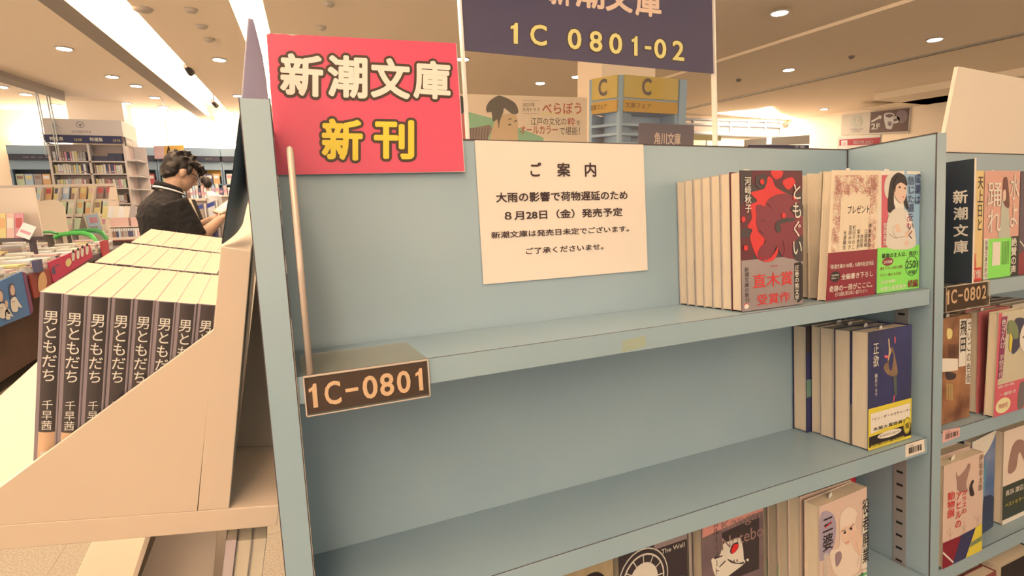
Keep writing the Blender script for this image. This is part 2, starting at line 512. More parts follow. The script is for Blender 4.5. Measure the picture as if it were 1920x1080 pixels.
# --- shelf one, first stack: red and black bear cover
cr1 = Crop((27, 37), (462, 48), (465, 965), (45, 1033))
bear_m = M('maroon print', (140, 42, 52), 0.4)
char_m = M('charcoal print', (70, 54, 50), 0.4)
silver_m = M('silver grey belt', (176, 146, 124), 0.3, 0.2)
cr7 = Crop((415, 28), (745, 25), (748, 735), (428, 783))
def art_bear(b, pl):
    R = lambda pts, m, l: b.pp(pl, blob(cr7, pts), m, l)
    b.prect(pl, 0, 0.3, 1, 1, char_m, 1)
    R([(480, 30), (560, 20), (700, 20), (760, 60), (740, 130), (690, 150), (640, 120), (600, 110), (560, 60), (520, 120), (480, 90)], dkred_m, 2)      # swirling dark red
    R([(415, 220), (470, 200), (490, 280), (470, 330), (440, 340), (415, 330)], dkred_m, 2); R([(415, 400), (470, 390), (500, 430), (480, 500), (415, 520)], dkred_m, 2)
    R([(472, 150), (510, 135), (545, 120), (562, 62), (585, 70), (600, 110), (640, 138), (700, 168), (705, 190), (600, 190), (540, 240), (520, 330), (545, 400), (515, 470), (540, 500), (515, 505), (490, 460), (468, 385), (480, 345), (455, 330), (478, 280), (470, 215), (505, 190)], red_m, 3)
    R([(578, 32), (640, 30), (632, 62), (600, 72)], red_m, 3); R([(640, 85), (690, 62), (705, 95), (668, 128)], red_m, 3)
    R([(497, 232), (503, 214), (520, 210), (545, 218), (560, 186), (598, 160), (650, 150), (704, 166), (735, 205), (752, 300), (752, 470), (700, 496), (640, 484), (618, 448), (604, 432), (592, 466), (566, 498), (528, 506), (508, 488), (516, 446), (546, 412), (542, 388), (526, 372), (508, 348), (500, 300), (502, 262)], bear_m, 4)
    R([(515, 486), (530, 506), (566, 500), (598, 462), (612, 434), (612, 470), (588, 506), (540, 514)], red_m, 5)
    for k in range(4): b.pline(pl, fit(cr7, [(524 + k * 14, 486), (520 + k * 14, 500)]), 0.0007, red_m, 6)
    b.pline(pl, fit(cr7, [(522, 300), (536, 292), (548, 296)]), 0.0008, dkred_m, 6); b.pline(pl, fit(cr7, [(556, 206), (575, 216), (578, 236)]), 0.0007, dkred_m, 6); b.pline(pl, fit(cr7, [(512, 346), (526, 352), (536, 368)]), 0.0007, dkred_m, 6); b.pline(pl, fit(cr7, [(640, 400), (650, 450), (640, 480)]), 0.0008, dkred_m, 6)
    R([(598, 318), (612, 296), (650, 282), (700, 280), (696, 296), (650, 304), (624, 316), (632, 338), (622, 358), (604, 350)], char_m, 6); R([(680, 230), (720, 200), (752, 220), (752, 262), (712, 268)], char_m, 6)
    R([(694, 420), (752, 372), (752, 500), (700, 496)], char_m, 5)
    R([(415, 28), (470, 28), (478, 80), (456, 130), (432, 190), (415, 200)], char_m, 3); R([(500, 60), (548, 50), (556, 92), (530, 126), (500, 110)], char_m, 4)
    for x, y, r in ((529, 88, 11), (643, 266, 11), (430, 290, 11), (443, 442, 11), (700, 172, 9)):
        u, v = cr7(x, y); b.pcirc(pl, u, v, r / 330, r / 712 * 1.3, red_m, 7)
    tx(b, pl, cr1, '河﨑秋子', 55, 82, 103, 338, cream_m, 8, 0.012, True)
    tx(b, pl, cr1, 'ともぐい', 384, 128, 456, 640, cream_m, 8, 0.006, True)
def belt_bear(b, pl):
    t = lambda s, x0, y0, x1, y1, m, bold=0.01, v=False: tx(b, pl, cr1, s, x0, y0, x1, y1, m, 2, bold, v)
    t('新潮文庫の新刊', 60, 718, 92, 965, black_m, 0.0, True)
    t('第170回', 240, 700, 290, 716, red_m); t('直木賞', 118, 738, 392, 868, red_m, 0.012); t('受賞作', 146, 878, 374, 985, red_m, 0.012)
    b.pp(pl, fit(cr1, [(404, 690), (446, 676), (462, 700), (462, 930), (430, 958), (404, 935)]), black_m, 1)
    t('圧巻の熊文学', 406, 700, 436, 945, cream_m, 0.012, True)
    u, v = cr1(73, 990); b.pcirc(pl, u, v, 0.04, 0.021, red_m, 1); b.pcirc(pl, u, v - 0.003, 0.036, 0.018, cream_m, 2)
pB = onz(1391, 587, Z1); yb = 0.0160
xb = float(ony(1389, 450, yb)[0]); wb = float(ony(1504.5, 450, yb)[0]) - xb
cover_grey = M('pale grey cover edge', (214, 182, 146), 0.5)
front_book = book('paperback with red and black bear cover and grey paper belt, front of its stack', xb, yb, Z1, wb, 0.1505, 0.0140, dkred_m, art_bear, (0.0555, silver_m, belt_bear), slip=(0.012, 0.012, 0.002), group=None)
yy = yb + 0.0146
spare = None
edges1 = [0.0130] * 6
for i, t_ in enumerate(edges1):
    lab = 'paperback showing cream page edges, %s behind the red and black bear cover' % ORD[i]
    if spare is None:
        spare = book(lab, xb, yy, Z1, wb, 0.1505, 0.0130, cover_grey, None, (0.0555, silver_m, None), group='paperbacks stacked behind the bear cover')
    else:
        dup(spare, (xb + rnd.uniform(-0.0006, 0.0006), yy, Z1 + 0.0006), lab)
    yy += 0.0139

# --- shelf one, second stack: cream ornamental cover, leaning
cr2 = Crop((95, 35), (437, 42), (405, 955), (47, 1010))
orn_m = M('salmon ornament', (226, 140, 112), 0.5)
cov2 = M('cream cover', (255, 214, 160), 0.5)
def art_gift(b, pl):
    for bx in ((0.06, 0.26, 0.2, 0.93), (0.8, 0.26, 0.95, 0.93), (0.06, 0.82, 0.95, 0.96), (0.2, 0.8, 0.36, 0.84), (0.62, 0.8, 0.8, 0.84)):
        squiggles(b, pl, bx, int(420 * (bx[2] - bx[0]) * (bx[3] - bx[1]) * 4), 0.00042, orn_m, int(bx[0] * 100 + bx[1] * 10), 1, 0.05)
    tx(b, pl, cr2, 'プレゼント', 204, 286, 360, 348, black_m, 2, 0.006)
    for s, x, y0, y1 in (('伊坂幸太郎', 352, 420, 596), ('江國香織', 326, 462, 594), ('恩田陸', 296, 500, 596), ('梨木香歩', 272, 462, 606), ('町田そのこ', 240, 432, 610), ('宮部みゆき', 212, 432, 612), ('米澤穂信', 174, 470, 614)):
        tx(b, pl, cr2, s, x - 2, y0, x + 22, y1, black_m, 2, -0.004, True)
def belt_gift(b, pl):
    t = lambda s, x0, y0, x1, y1, bold=0.01: tx(b, pl, cr2, s, x0, y0, x1, y1, cream_m, 2, bold)
    t('「新潮文庫の100冊」50周年記念作品', 76, 700, 390, 756, 0.008); t('全編書き下ろし', 158, 770, 388, 842, 0.014)
    t('奇跡の一冊がここに。', 70, 856, 384, 932, 0.014); t('全ての読者に贈る50年に一度のプレゼント', 112, 912, 350, 966, 0.004)
    u, v = cr2(115, 818); b.pcirc(pl, u, v, 0.1, 0.042, black_m, 1); t('初回限定', 86, 796, 142, 818); t('特典カード', 86, 820, 142, 838)
x2 = float(ony(1545, 450, 0.020)[0])
w2 = 0.0870
lean2 = 0.0
gift = book('leaning cream paperback with salmon ornament border and crimson paper belt', x2 - 0.0085, 0.0120, Z1, w2, 0.1505, 0.0105, cov2, art_gift, (0.056, crim_m, belt_gift), lean=lean2, slip=(0.03, 0.01, 0.003))
for ch in KIDS[gift.name]:                   # the soft cover leans over to the right
    for v in ch.data.vertices: v.co.x += 0.075 * v.co.z
yy = 0.0250
for i, t_ in enumerate((0.0165, 0.0165, 0.0165)):
    book('paperback showing cream page edges, %s behind the leaning cream ornamental cover' % ORD[i], x2 + 0.0005, yy, Z1, w2, 0.1505, t_ - 0.0004, cov2, None, (0.056, crim_m, None), group='paperbacks stacked behind the ornamental cover', slip=(0.05, 0.012, 0.002) if i == 0 else None)
    yy += t_
# --- shelf one, third stack: dark-haired girl on the cover
cr3 = Crop((441, 40), (752, 45), (742, 888), (438, 940))
sky_m = M('light blue print', (166, 186, 184), 0.5); skin_p = M('skin tone print', (252, 196, 150), 0.5); coral_m = M('coral print', (232, 98, 98), 0.5)
knit_m = M('ecru print', (244, 214, 172), 0.5); line_m = M('brown line print', (150, 104, 74), 0.5)
def art_girl(b, pl):
    R = lambda pts, m, l: b.pp(pl, blob(cr3, pts), m, l)
    b.prect(pl, 0.62, 0, 1, 1, sky_m, 1); b.pp(pl, fit(cr3, [(472, 72), (520, 72), (520, 600), (470, 606)]), coral_m, 1)
    R([(490, 160), (505, 90), (560, 40), (610, 60), (560, 140), (530, 240), (500, 225)], knit_m, 2)
    R([(525, 160), (545, 90), (590, 56), (640, 80), (656, 130), (650, 200), (665, 320), (640, 300), (610, 200), (565, 190), (560, 270), (570, 330), (522, 345), (515, 280)], black_m, 3)
    R([(562, 150), (600, 118), (645, 140), (650, 200), (640, 250), (612, 278), (580, 250), (562, 205)], skin_p, 4)
    R([(556, 140), (590, 80), (648, 110), (652, 150), (610, 128), (575, 150), (566, 200)], black_m, 5)
    R([(592, 158), (606, 156), (606, 168), (594, 168)], black_m, 5); R([(634, 166), (643, 166), (643, 176), (635, 176)], black_m, 5); R([(616, 232), (632, 228), (630, 238)], coral_m, 5)
    R([(512, 400), (550, 330), (600, 310), (650, 330), (690, 400), (715, 500), (700, 600), (520, 605), (505, 500)], knit_m, 4)
    b.pp(pl, fit(cr3, [(642, 352), (676, 358), (694, 470), (660, 480)]), cream_m, 5)
    tx(b, pl, cr3, 'ひわ', 648, 370, 684, 460, coral_m, 6, 0.01, True)
    R([(570, 440), (590, 430), (610, 470), (600, 490), (575, 480)], skin_p, 5); R([(640, 490), (690, 470), (690, 500), (650, 530)], skin_p, 5); R([(635, 560), (660, 545), (665, 580), (645, 590)], skin_p, 5)
    for p in ([(520, 500), (560, 530), (640, 520)], [(560, 440), (550, 490), (580, 540)], [(690, 430), (650, 500)]): b.pline(pl, fit(cr3, p), 0.0004, line_m, 6)
    b.pp(pl, fit(cr3, [(655, 45), (752, 48), (752, 70), (655, 66)]), cream_m, 2)
    tx(b, pl, cr3, '成瀬は', 708, 62, 752, 290, navy_m, 6, 0.012, True); tx(b, pl, cr3, '信じた道をいく', 656, 80, 706, 540, navy_m, 6, 0.012, True)
    tx(b, pl, cr3, '宮島未奈', 476, 420, 506, 590, cream_m, 6, 0.0, True)
def belt_girl(b, pl):
    t = lambda s, x0, y0, x1, y1, m, bold=0.012: tx(b, pl, cr3, s, x0, y0, x1, y1, m, 2, bold)
    t('最高の主人公、再び！', 470, 622, 732, 678, black_m, 0.016); u, v = cr3(516, 704); b.pcirc(pl, u, v, 0.13, 0.034, crim_m, 1)
    t('2大特典', 484, 690, 548, 722, cream_m); t('書き下ろし小説と地図', 460, 728, 620, 766, crim_m, 0.004); t('カバー裏にも注目', 460, 778, 610, 812, crim_m, 0.004)
    u, v = cr3(690, 730); b.pring(pl, u, v, 0.16, 0.088, 0.1, M('laurel green print', (84, 130, 60), 0.5), 1)
    t('250', 648, 688, 716, 752, black_m, 0.006); t('万部', 712, 690, 738, 740, black_m, 0.0); t('突破！', 664, 756, 724, 792, black_m, 0.012)
    t('2024年', 462, 826, 572, 872, cream_m); t('本屋大賞受賞作', 460, 866, 648, 916, cream_m); t('続編', 660, 822, 734, 890, crim_m, 0.02)
x3 = float(ony(1644.5, 450, 0.016)[0]); w3 = float(ony(1723, 450, 0.016)[0]) - x3
book('paperback with a dark-haired girl on a pale blue cover and lime green paper belt', x3, 0.016, Z1, w3, 0.1505, 0.0135, cream_m, art_girl, (0.0565, green_m, belt_girl), slip=(0.022, 0.014, 0.003))
yy = 0.0302
for i in range(3):
    book('paperback %s behind the dark-haired girl cover, only its top and page edges in view' % ORD[i], x3, yy, Z1, w3, 0.1505, 0.0145, cream_m, None, (0.0565, green_m, None), group='paperbacks stacked behind the girl cover', slip=(0.03, 0.012, 0.0025) if i < 2 else None)
    yy += 0.0150

# --- shelf two: navy cover with a hanging bird, thick books behind
cr4 = Crop((112, 140), (438, 62), (436, 872), (105, 1010))
navy2 = M('deep navy cover', (62, 56, 68), 0.35, rgb2=(70, 68, 104), scale=9)
bird_m = M('tan print', (168, 124, 84), 0.5, noise=0.5, scale=60); pale_bird = M('buff print', (214, 168, 118), 0.5)
def art_bird(b, pl):
    R = lambda pts, m, l: b.pp(pl, blob(cr4, pts), m, l)
    R([(225, 380), (240, 350), (262, 330), (285, 235), (300, 250), (325, 360), (330, 420), (300, 440), (250, 425)], bird_m, 2)
    R([(258, 185), (266, 175), (272, 230), (280, 260), (262, 320), (255, 330), (262, 260)], pale_bird, 3)
    R([(228, 298), (250, 292), (262, 306), (240, 312)], coral_m, 3); R([(304, 160), (312, 158), (314, 195), (306, 200)], coral_m, 3)
    R([(262, 350), (285, 270), (300, 300), (280, 400)], navy2, 3)
    R([(302, 440), (322, 440), (326, 520), (328, 565), (312, 570), (304, 520)], M('olive print', (96, 96, 76), 0.5), 2); R([(304, 575), (312, 580), (304, 622), (299, 618)], coral_m, 2)
    tx(b, pl, cr4, '正欲', 142, 205, 188, 385, cream_m, 4, 0.0, True); tx(b, pl, cr4, '朝井リョウ', 154, 430, 176, 600, cream_m, 4, -0.004, True)
def belt_bird(b, pl):
    q = lambda pts, m, l: b.pp(pl, fit(cr4, pts), m, l)
    q([(110, 905), (435, 762), (436, 850), (110, 985)], black_m, 1); q([(122, 730), (425, 618), (425, 720), (122, 880)], cream_m, 1)
    t = lambda s, x0, y0, x1, y1, m, bold=0.01, l=3: tx(b, pl, cr4, s, x0, y0, x1, y1, m, l, bold)
    t('『イン・ザ・メガチャーチ』', 132, 700, 425, 735, black_m, 0.002); t('本屋大賞受賞！', 140, 776, 380, 818, black_m, 0.014)
    u, v = cr4(403, 782); b.pcirc(pl, u, v, 0.088, 0.074, yel_m, 2); b.pring(pl, u, v, 0.082, 0.068, 0.07, black_m, 3); t('祝', 386, 755, 420, 815, black_m, 0.012, 4)
    u, v = cr4(270, 858); b.pcirc(pl, u, v, 0.28, 0.03, cream_m, 2); t('読む前の自分には戻れない', 190, 845, 352, 870, black_m, 0.0); t('柴田錬三郎賞受賞！180万部突破', 122, 905, 382, 938, yel_m, 0.01, 3)
zs2 = Z2
x4 = float(ony(1628, 730, 0.014)[0]); w4 = float(ony(1708.5, 730, 0.014)[0]) - x4
b4 = book('thick paperback with a bird on navy cover and yellow belt, front of its stack', x4, 0.014, zs2, w4, 0.1515, 0.0215, navy2, art_bird, (0.054, yel_m, belt_bird), slip=(0.035, 0.012, 0.002))
spec = [(0.0365, 0.0215, navy2, 'thick paperback showing page edges and a dark cover edge, just behind the bird cover'),
        (0.0588, 0.0180, cover_grey, 'paperback with a pale cover edge, second behind the bird cover'),
        (0.0778, 0.0130, cover_grey, 'thinner grey edged paperback, third behind the bird cover')]
for yy, t_, cm, lab in spec:
    book(lab, x4 + rnd.uniform(-0.001, 0.001), yy, zs2, w4, 0.1505, t_, cm, None, (0.054, navy_m, None) if cm is navy2 else None, group='paperbacks stacked behind the bird cover', slip=(0.04, 0.013, 0.0025))
def art_mixed(b, pl):
    b.prect(pl, 0, 0.75, 1, 1, char_m, 1); b.prect(pl, 0, 0.18, 1, 0.5, M('sage print', (120, 140, 110), 0.5), 1); b.prect(pl, 0, 0.0, 1, 0.18, navy_m, 1)
    b.prect(pl, 0.02, 0.07, 0.08, 0.14, cream_m, 2)
book('dark and sage covered paperback at the very back behind the bird cover', x4 - 0.0085, 0.0925, zs2, w4, 0.1495, 0.0205, navy_m, art_mixed, (0.05, navy_m, None))

# --- shelf three
pinkpap = M('pale pink cover', (238, 190, 150), 0.5); lil_m = M('lilac print', (186, 156, 150), 0.5); shawl_m = M('cream white print', (255, 214, 170), 0.5)
def art_woman(b, pl):
    R = lambda pts, m, l: b.pp(pl, blob(cr5, pts), m, l)
    R([(1285, 145), (1400, 120), (1440, 260), (1400, 480), (1270, 570)], lil_m, 1)
    R([(1480, 150), (1560, 60), (1640, 110), (1625, 220), (1680, 480), (1640, 700), (1440, 720), (1380, 500), (1470, 440)], shawl_m, 2)
    R([(1478, 300), (1510, 255), (1570, 235), (1618, 210), (1618, 270), (1600, 350), (1560, 425), (1520, 420), (1490, 370)], skin_p, 3)
    R([(1600, 300), (1665, 280), (1690, 360), (1680, 520), (1600, 440)], skin_p, 4)
    for p in ([(1488, 292), (1530, 280)], [(1560, 270), (1612, 218)]): b.pline(pl, fit(cr5, p), 0.0009, black_m, 4)
    for x, y in ((1520, 306), (1582, 268)): u, v = cr5(x, y); b.pcirc(pl, u, v, 0.028, 0.011, black_m, 4)
    b.pline(pl, fit(cr5, [(1526, 412), (1562, 392)]), 0.0012, coral_m, 4)
    b.pline(pl, fit(cr5, [(1630, 400), (1660, 520), (1640, 640)]), 0.0004, line_m, 4)
    R([(1430, 520), (1480, 490), (1490, 560), (1440, 640)], M('mauve print', (170, 130, 120), 0.5), 3)
    b.pp(pl, fit(cr5, [(1700, 0), (1772, -60), (1745, 640), (1680, 660)]), cream_m, 4)
    tx(b, pl, cr5, '役者廃業', 1690, -30, 1756, 600, black_m, 6, 0.012, True)
    tx(b, pl, cr5, '三婆', 1300, 140, 1410, 480, black_m, 5, 0.004, True); u, v = cr5(1352, 222); b.pline(pl, [(u - .06, v - .02), (u + .08, v + .005)], 0.0014, red_m, 6)
    tx(b, pl, cr5, '有吉佐和子', 1310, 500, 1362, 860, cream_m, 5, 0.01, True)
def belt_woman(b, pl):
    g = M('leaf green print', (70, 176, 92), 0.5)
    b.prect(pl, 0.55, 0, 1, 0.245, g, 1); b.prect(pl, 0.6, 0, 1, 0.225, cream_m, 2); tx(b, pl, cr5, '小説', 1640, 690, 1700, 740, black_m, 3, 0.01)
zs3 = Z3
yw_ = 0.007
x5 = float(ony(1536, 1000, yw_)[0]); w5 = 0.0935
cr5 = Crop(*[((a - 1290) * 5.189, (c - 940) * 5.189) for a, c in (px_of((x5 + u * w5, yw_ + u * 0.005, zs3 + v * 0.149)) for u, v in ((0, 1), (1, 1), (1, 0), (0, 0)))])
book('thick paperback with a headscarfed woman on pale cover, front of its stack', x5, yw_, zs3, w5, 0.1490, 0.0190, pinkpap, art_woman, (0.04, cream_m, belt_woman), slip=(0.03, 0.012, 0.003), yaw=3.0)
for i, (yy, t_) in enumerate(((0.0318, 0.0170), (0.0494, 0.0150), (0.0648, 0.0150), (0.0802, 0.0150), (0.0956, 0.0165))):
    book('paperback with cream page edges, %s behind the headscarf woman cover' % ORD[i], x5 + rnd.uniform(-0.0008, 0.0008), yy, zs3, w5, 0.1505 + (0.0006 if i == 1 else 0), t_, pinkpap, None, (0.045, M('leaf green print', (70, 176, 92), 0.5), None) if i > 1 else None,
         group='paperbacks stacked behind the headscarf woman cover', slip=(0.03, 0.012, 0.003) if i < 3 else None)
def art_navyred(b, pl):
    b.pp(pl, [(0.35, 0.76), (0.98, 0.93), (0.98, 0.5), (0.3, 0.5)], red_m, 1)
xn = x5 + w5 + 0.004
book('paperback with a navy and red cover at the back corner of the third shelf', min(xn, W - 0.106), 0.092, zs3, 0.096, 0.1505, 0.014, navy_m, art_navyred)
# two face-out covers and the one cut off at the bottom
smoke_m = M('smoky brown cover', (120, 92, 82), 0.5, rgb2=(160, 120, 104), scale=14); salm_m = M('salmon print', (238, 150, 120), 0.5); dk_m = M('dark brown print', (66, 50, 46), 0.5)
ghost_m = M('tan lettering', (170, 122, 100), 0.5)
def art_kanga(b, pl):
    R = lambda pts, m, l: b.pp(pl, blob(cr6, pts), m, l)
    b.pp(pl, fit(cr6, [(140, 160), (735, -180), (735, 90), (140, 360)]), salm_m, 1); b.pp(pl, fit(cr6, [(330, 310), (690, 150), (690, 660), (330, 800)]), dk_m, 2)
    R([(230, 560), (300, 540), (340, 420), (400, 390), (500, 360), (530, 450), (540, 560), (550, 600), (440, 690), (330, 760), (260, 720), (230, 620)], knit_m, 3)
    R([(405, 480), (430, 420), (480, 400), (486, 450), (450, 500), (415, 512)], dk_m, 4); R([(415, 490), (440, 425), (485, 420), (470, 470), (430, 510)], red_m, 5)
    R([(380, 560), (470, 600), (540, 590), (520, 612), (420, 600)], dk_m, 4); R([(560, 570), (585, 560), (582, 586)], knit_m, 3)
    for p in ([(250, 560), (330, 530)], [(300, 640), (360, 580)], [(440, 570), (444, 590)], [(470, 565), (474, 590)]): b.pline(pl, fit(cr6, p), 0.0016, dk_m, 5)
    tx(b, pl, cr6, 'Kangar', 325, 95, 728, 285, ghost_m, 3, 0.0); tx(b, pl, cr6, 'Notebo', 325, 255, 728, 445, ghost_m, 3, 0.0)
    tx(b, pl, cr6, 'カンガルー・ノート', 240, 20, 300, 720, dk_m, 5, 0.0, True)
yk = 0.046
xk = float(ony(1316, 1040, yk)[0]); wk = float(ony(1432, 1040, yk)[0]) - xk
cr6 = Crop(*[((a - 1290) * 5.189, (c - 940) * 5.189) for a, c in (px_of((xk + u * wk, yk, zs3 + v * 0.1505)) for u, v in ((0, 1), (1, 1), (1, 0), (0, 0)))])
book('paperback with a white animal skull drawing on a smoky brown cover', xk, yk, zs3, wk, 0.1505, 0.016, smoke_m, art_kanga)
book('paperback with only its pale edge showing behind the skull drawing cover', xk - 0.004, 0.0630, zs3, wk, 0.1505, 0.013, cover_grey)
xw = float(ony(1161, 1060, yk)[0]); ww = float(ony(1290, 1060, yk)[0]) - xw
gold_m = M('gold beige cover', (206, 166, 112), 0.5, noise=0.25, scale=60)
def art_wall(b, pl):
    b.prect(pl, 0, 0, 1, 1, char_m, 1)
    for r_, m in ((0.36, knit_m), (0.345, char_m), (0.30, knit_m), (0.28, char_m), (0.2, knit_m)): b.pcirc(pl, 0.34, 0.7, r_, r_ * 0.66, m, {0.36: 2, 0.345: 3, 0.30: 4, 0.28: 5, 0.2: 6}[r_])
    for k in range(12):
        a = k * math.pi / 6; b.pline(pl, [(0.34 + 0.2 * math.cos(a), 0.7 + 0.132 * math.sin(a)), (0.34 + 0.29 * math.cos(a), 0.7 + 0.19 * math.sin(a))], 0.0012, knit_m, 6)
    b.pp(pl, blob(lambda x, y: (x, y), [(0.2, 0.4), (0.5, 0.58), (0.95, 0.62), (1.0, 0.3), (0.5, 0.1)]), M('slate print', (84, 76, 76), 0.5), 7)
    b.prect(pl, 0.5, 0.9, 1, 1, M('taupe print', (170, 136, 116), 0.5), 4); b.text(pl, 'The Wall', 0.6, 0.85, 0.95, 0.885, cream_m, 8)
book('paperback with a black and white spoked wheel pattern cover, lower edge of the photo', xw, yk + 0.001, zs3, ww, 0.1505, 0.016, char_m, art_wall)
book('paperback with a pale edge showing between the wheel pattern and skull covers', xw + 0.006, 0.064, zs3, ww, 0.1505, 0.014, cover_grey)
xh = float(ony(1060, 1075, yk)[0]); wh = float(ony(1154, 1075, yk)[0]) - xh
def art_hair(b, pl):
    b.pp(pl, blob(lambda x, y: (x, y), [(0.3, 0.6), (0.35, 0.82), (0.5, 0.88), (0.72, 0.87), (0.85, 0.78), (0.8, 0.55), (0.5, 0.5)]), black_m, 1)
book('gold beige paperback with a dark hair shape, left end of the third shelf books', xh - 0.004, yk + 0.001, zs3, wh + 0.002, 0.1505, 0.018, gold_m, art_hair)
# ------------------------------------------------------------------ things fixed to the empty bay
# the notice, a sheet of A5 paper taped to the back panel
nx0, nz1, nw, nh = 0.1885, 0.2028 + ZOFF, 0.2105, 0.1485
crn = Crop((33, 45), (1212, 85), (1250, 957), (85, 1052))
b = MB(); yn = D - 0.0012
nxs, nzs = 12, 8
def bulge(u, v): return -0.0012 * math.sin(math.pi * u) * (1 - v) - 0.004 * max(0, u - 0.8) * (1 - v) - 0.003 * max(0, 0.2 - u) * (1 - v)
V = []; F = []
for j in range(nzs + 1):
    for i in range(nxs + 1):
        u, v = i / nxs, j / nzs; V.append((nx0 + u * nw, yn + bulge(u, v), nz1 - nh + v * nh))
k_ = len(V); V += [(x, y + 0.0003, z) for x, y, z in V]
for j in range(nzs):
    for i in range(nxs):
        a = j * (nxs + 1) + i; q = (a, a + 1, a + nxs + 2, a + nxs + 1); F += [q, tuple(k_ + t for t in q[::-1])]
b.add(V, F, paper_m)
class Bent(Plane):
    def p(self, u, v, l=0.0): return np.array([nx0 + u * nw, yn + bulge(u, v) - 0.0004 - l, nz1 - nh + v * nh])
pl = Bent((0, 0, 0), X_, Z_)
ink = M('brown black ink', (60, 32, 34), 0.6)
for s, x0, y0, x1, y1 in (('ご', 420, 200, 500, 300), ('案', 608, 205, 700, 302), ('内', 802, 205, 882, 304),
                          ('大雨の影響で荷物遅延のため', 178, 398, 1102, 476), ('８月28日（金）発売予定', 238, 516, 1068, 602)):
    tx(b, pl, crn, s, x0, y0, x1, y1, ink, 1, 0.022)
tx(b, pl, crn, '新潮文庫は発売日未定でございます。', 142, 648, 1114, 722, ink, 1, 0.018); tx(b, pl, crn, 'ご了承くださいませ。', 386, 768, 934, 840, ink, 1, 0.018)
tag(b.build('notice_sheet'), 'white paper notice with five lines of brown black writing taped to the blue shelf back', 'notice')

# the pink foam board sign, its foot on the acrylic rail, leaning over the top edge
ys = 0.1085
TLp, TRp, BRp, BLp = (499, 62), (856, 81), (872, 322), (519, 328)
sg_o = ony(519, 328, ys)
q = [ony(*p, ys) for p in (BLp, BRp, TRp, TLp)]
pk = M('rose pink board', (240, 78, 92), 0.4); pkw = M('white board edge', (248, 214, 176), 0.6)
b = MB(); b.slab(q, (0, 0.0045, 0), pkw)
# pink face a hair in front of the white foam core
crs = Crop(TLp, TRp, BRp, BLp)
o_, U_, V_ = q[0], q[1] - q[0], q[3] - q[0]
class Quad(Plane):
    """a flat four cornered face; (u, v) in perspective-free bilinear coordinates"""
    def __init__(self, c): self.c = [np.array(p, float) for p in c]; n = np.cross(self.c[1] - self.c[0], self.c[3] - self.c[0]); self.N = n / np.linalg.norm(n); self.o = self.c[0]
    def p(self, u, v, l=0.0):
        c = self.c; return (1 - u) * (1 - v) * c[0] + u * (1 - v) * c[1] + u * v * c[2] + (1 - u) * v * c[3] + self.N * l
class OnPlane(Plane):
    """print laid out by where it shows in the photo, put on the real plane through o with normal n"""
    def __init__(self, o, n):
        self.o = np.array(o, float); self.N = np.array(n, float) / np.linalg.norm(n)
        if np.dot(self.N, CAM - self.o) < 0: self.N = -self.N
    def p(self, u, v, l=0.0): return onpl(u, v, self.o, self.N) + self.N * l
pq = Quad(q)
b.pp(pq, [(0.0, 0.0), (0.996, 0.004), (0.996, 1.0), (0.16, 1.0), (0.12, 0.992), (0.09, 1.0), (0.05, 0.996), (0.02, 1.0), (0.002, 0.985)], pk, 1)
spl = OnPlane(q[0], (0, 1, 0))
crsg = lambda x, y: (420 + x * 480 / 1296, y * 400 / 1080)          # the reading frame of the sign close-up
gold = M('golden yellow print', (255, 204, 50), 0.45); olive = M('dark olive outline', (74, 46, 30), 0.5)
def sg(s, x0, y0, x1, y1, x1t, y1t, m, tilt):
    """one big character with its dark outline; tilt = drop to the right per unit"""
    (u0, va), (u1, vb) = crsg(x0, y0), crsg(x1, y1)
    for mat, l, gr in ((olive, 2, 0.065), (m, 4, 0.0)):
        q_, f = gfit(s, 0.034, gr)
        P = [spl.p(u0 + (u1 - u0) * a, vb + (va - vb) * c + tilt * (a - 0.5) * (u1 - u0), l * LAYER + z_) for a, c, z_ in q_]
        b.add(P, f, mat)
for s, x0, y0, x1, y1 in (('新', 284, 274, 502, 488), ('潮', 524, 282, 726, 496), ('文', 742, 296, 942, 500), ('庫', 958, 308, 1146, 504)):
    sg(s, x0, y0, x1, y1, 0, 0, cream_m, 0.06)
for s, x0, y0, x1, y1 in (('新', 494, 602, 702, 812), ('刊', 758, 608, 962, 806)):
    sg(s, x0, y0, x1, y1, 0, 0, gold, 0.02)
tag(b.build('foam_board_sign'), 'rose pink foam board sign with cream and yellow characters above the empty shelf', 'sign')

# the clear shelf number holder with its dark card
acr = glass('clear acrylic', (0.96, 0.90, 0.82), 0.03, 0.06)
clear = glass('thin clear acrylic', (0.98, 0.97, 0.95), 0.02, 0.03)
acr_edge = M('acrylic edge', (226, 186, 146), 0.2, spec=0.8)  # light caught in the clear edges put into a beige colour
card_m = M('umber card', (92, 78, 74), 0.35); peach_m = M('peach print', (255, 204, 150), 0.5)
def number_holder(x0, x1, zt, zb, s, lab, txt):
    r = thing('shelf_number_holder', lab, 'label holder', (x0, R0, zt))
    w_, h_ = x1 - x0, zt - zb
    b = MB(); y0 = -0.0042
    b.box((0, y0, -h_), (w_, y0 + 0.0018, 0.0012), acr); b.box((0, y0 + 0.0018, 0.0002), (w_, 0.082, 0.0012), acr)
    b.build('clear_holder', r)
    b = MB()
    for a in ((0, w_, -0.0002, 0.0012), (0, w_, -h_, -h_ + 0.0009)): b.box((a[0], y0 - 0.0002, a[2]), (a[1], y0, a[3]), acr_edge)
    for xx in (0, w_ - 0.0009): b.box((xx, y0 - 0.0002, -h_), (xx + 0.0009, y0, 0.0012), acr_edge)
    b.build('edge', r)
    b = MB(); yc = -0.0022
    b.box((0.001, yc, -h_ + 0.0015), (w_ - 0.001, yc + 0.0006, -0.0012), card_m)
    pl = Plane((0, yc, -h_), X_, Z_, w_, h_); txt(b, pl)
    b.build('number_card', r, label='dark umber card with peach figures')
    return r
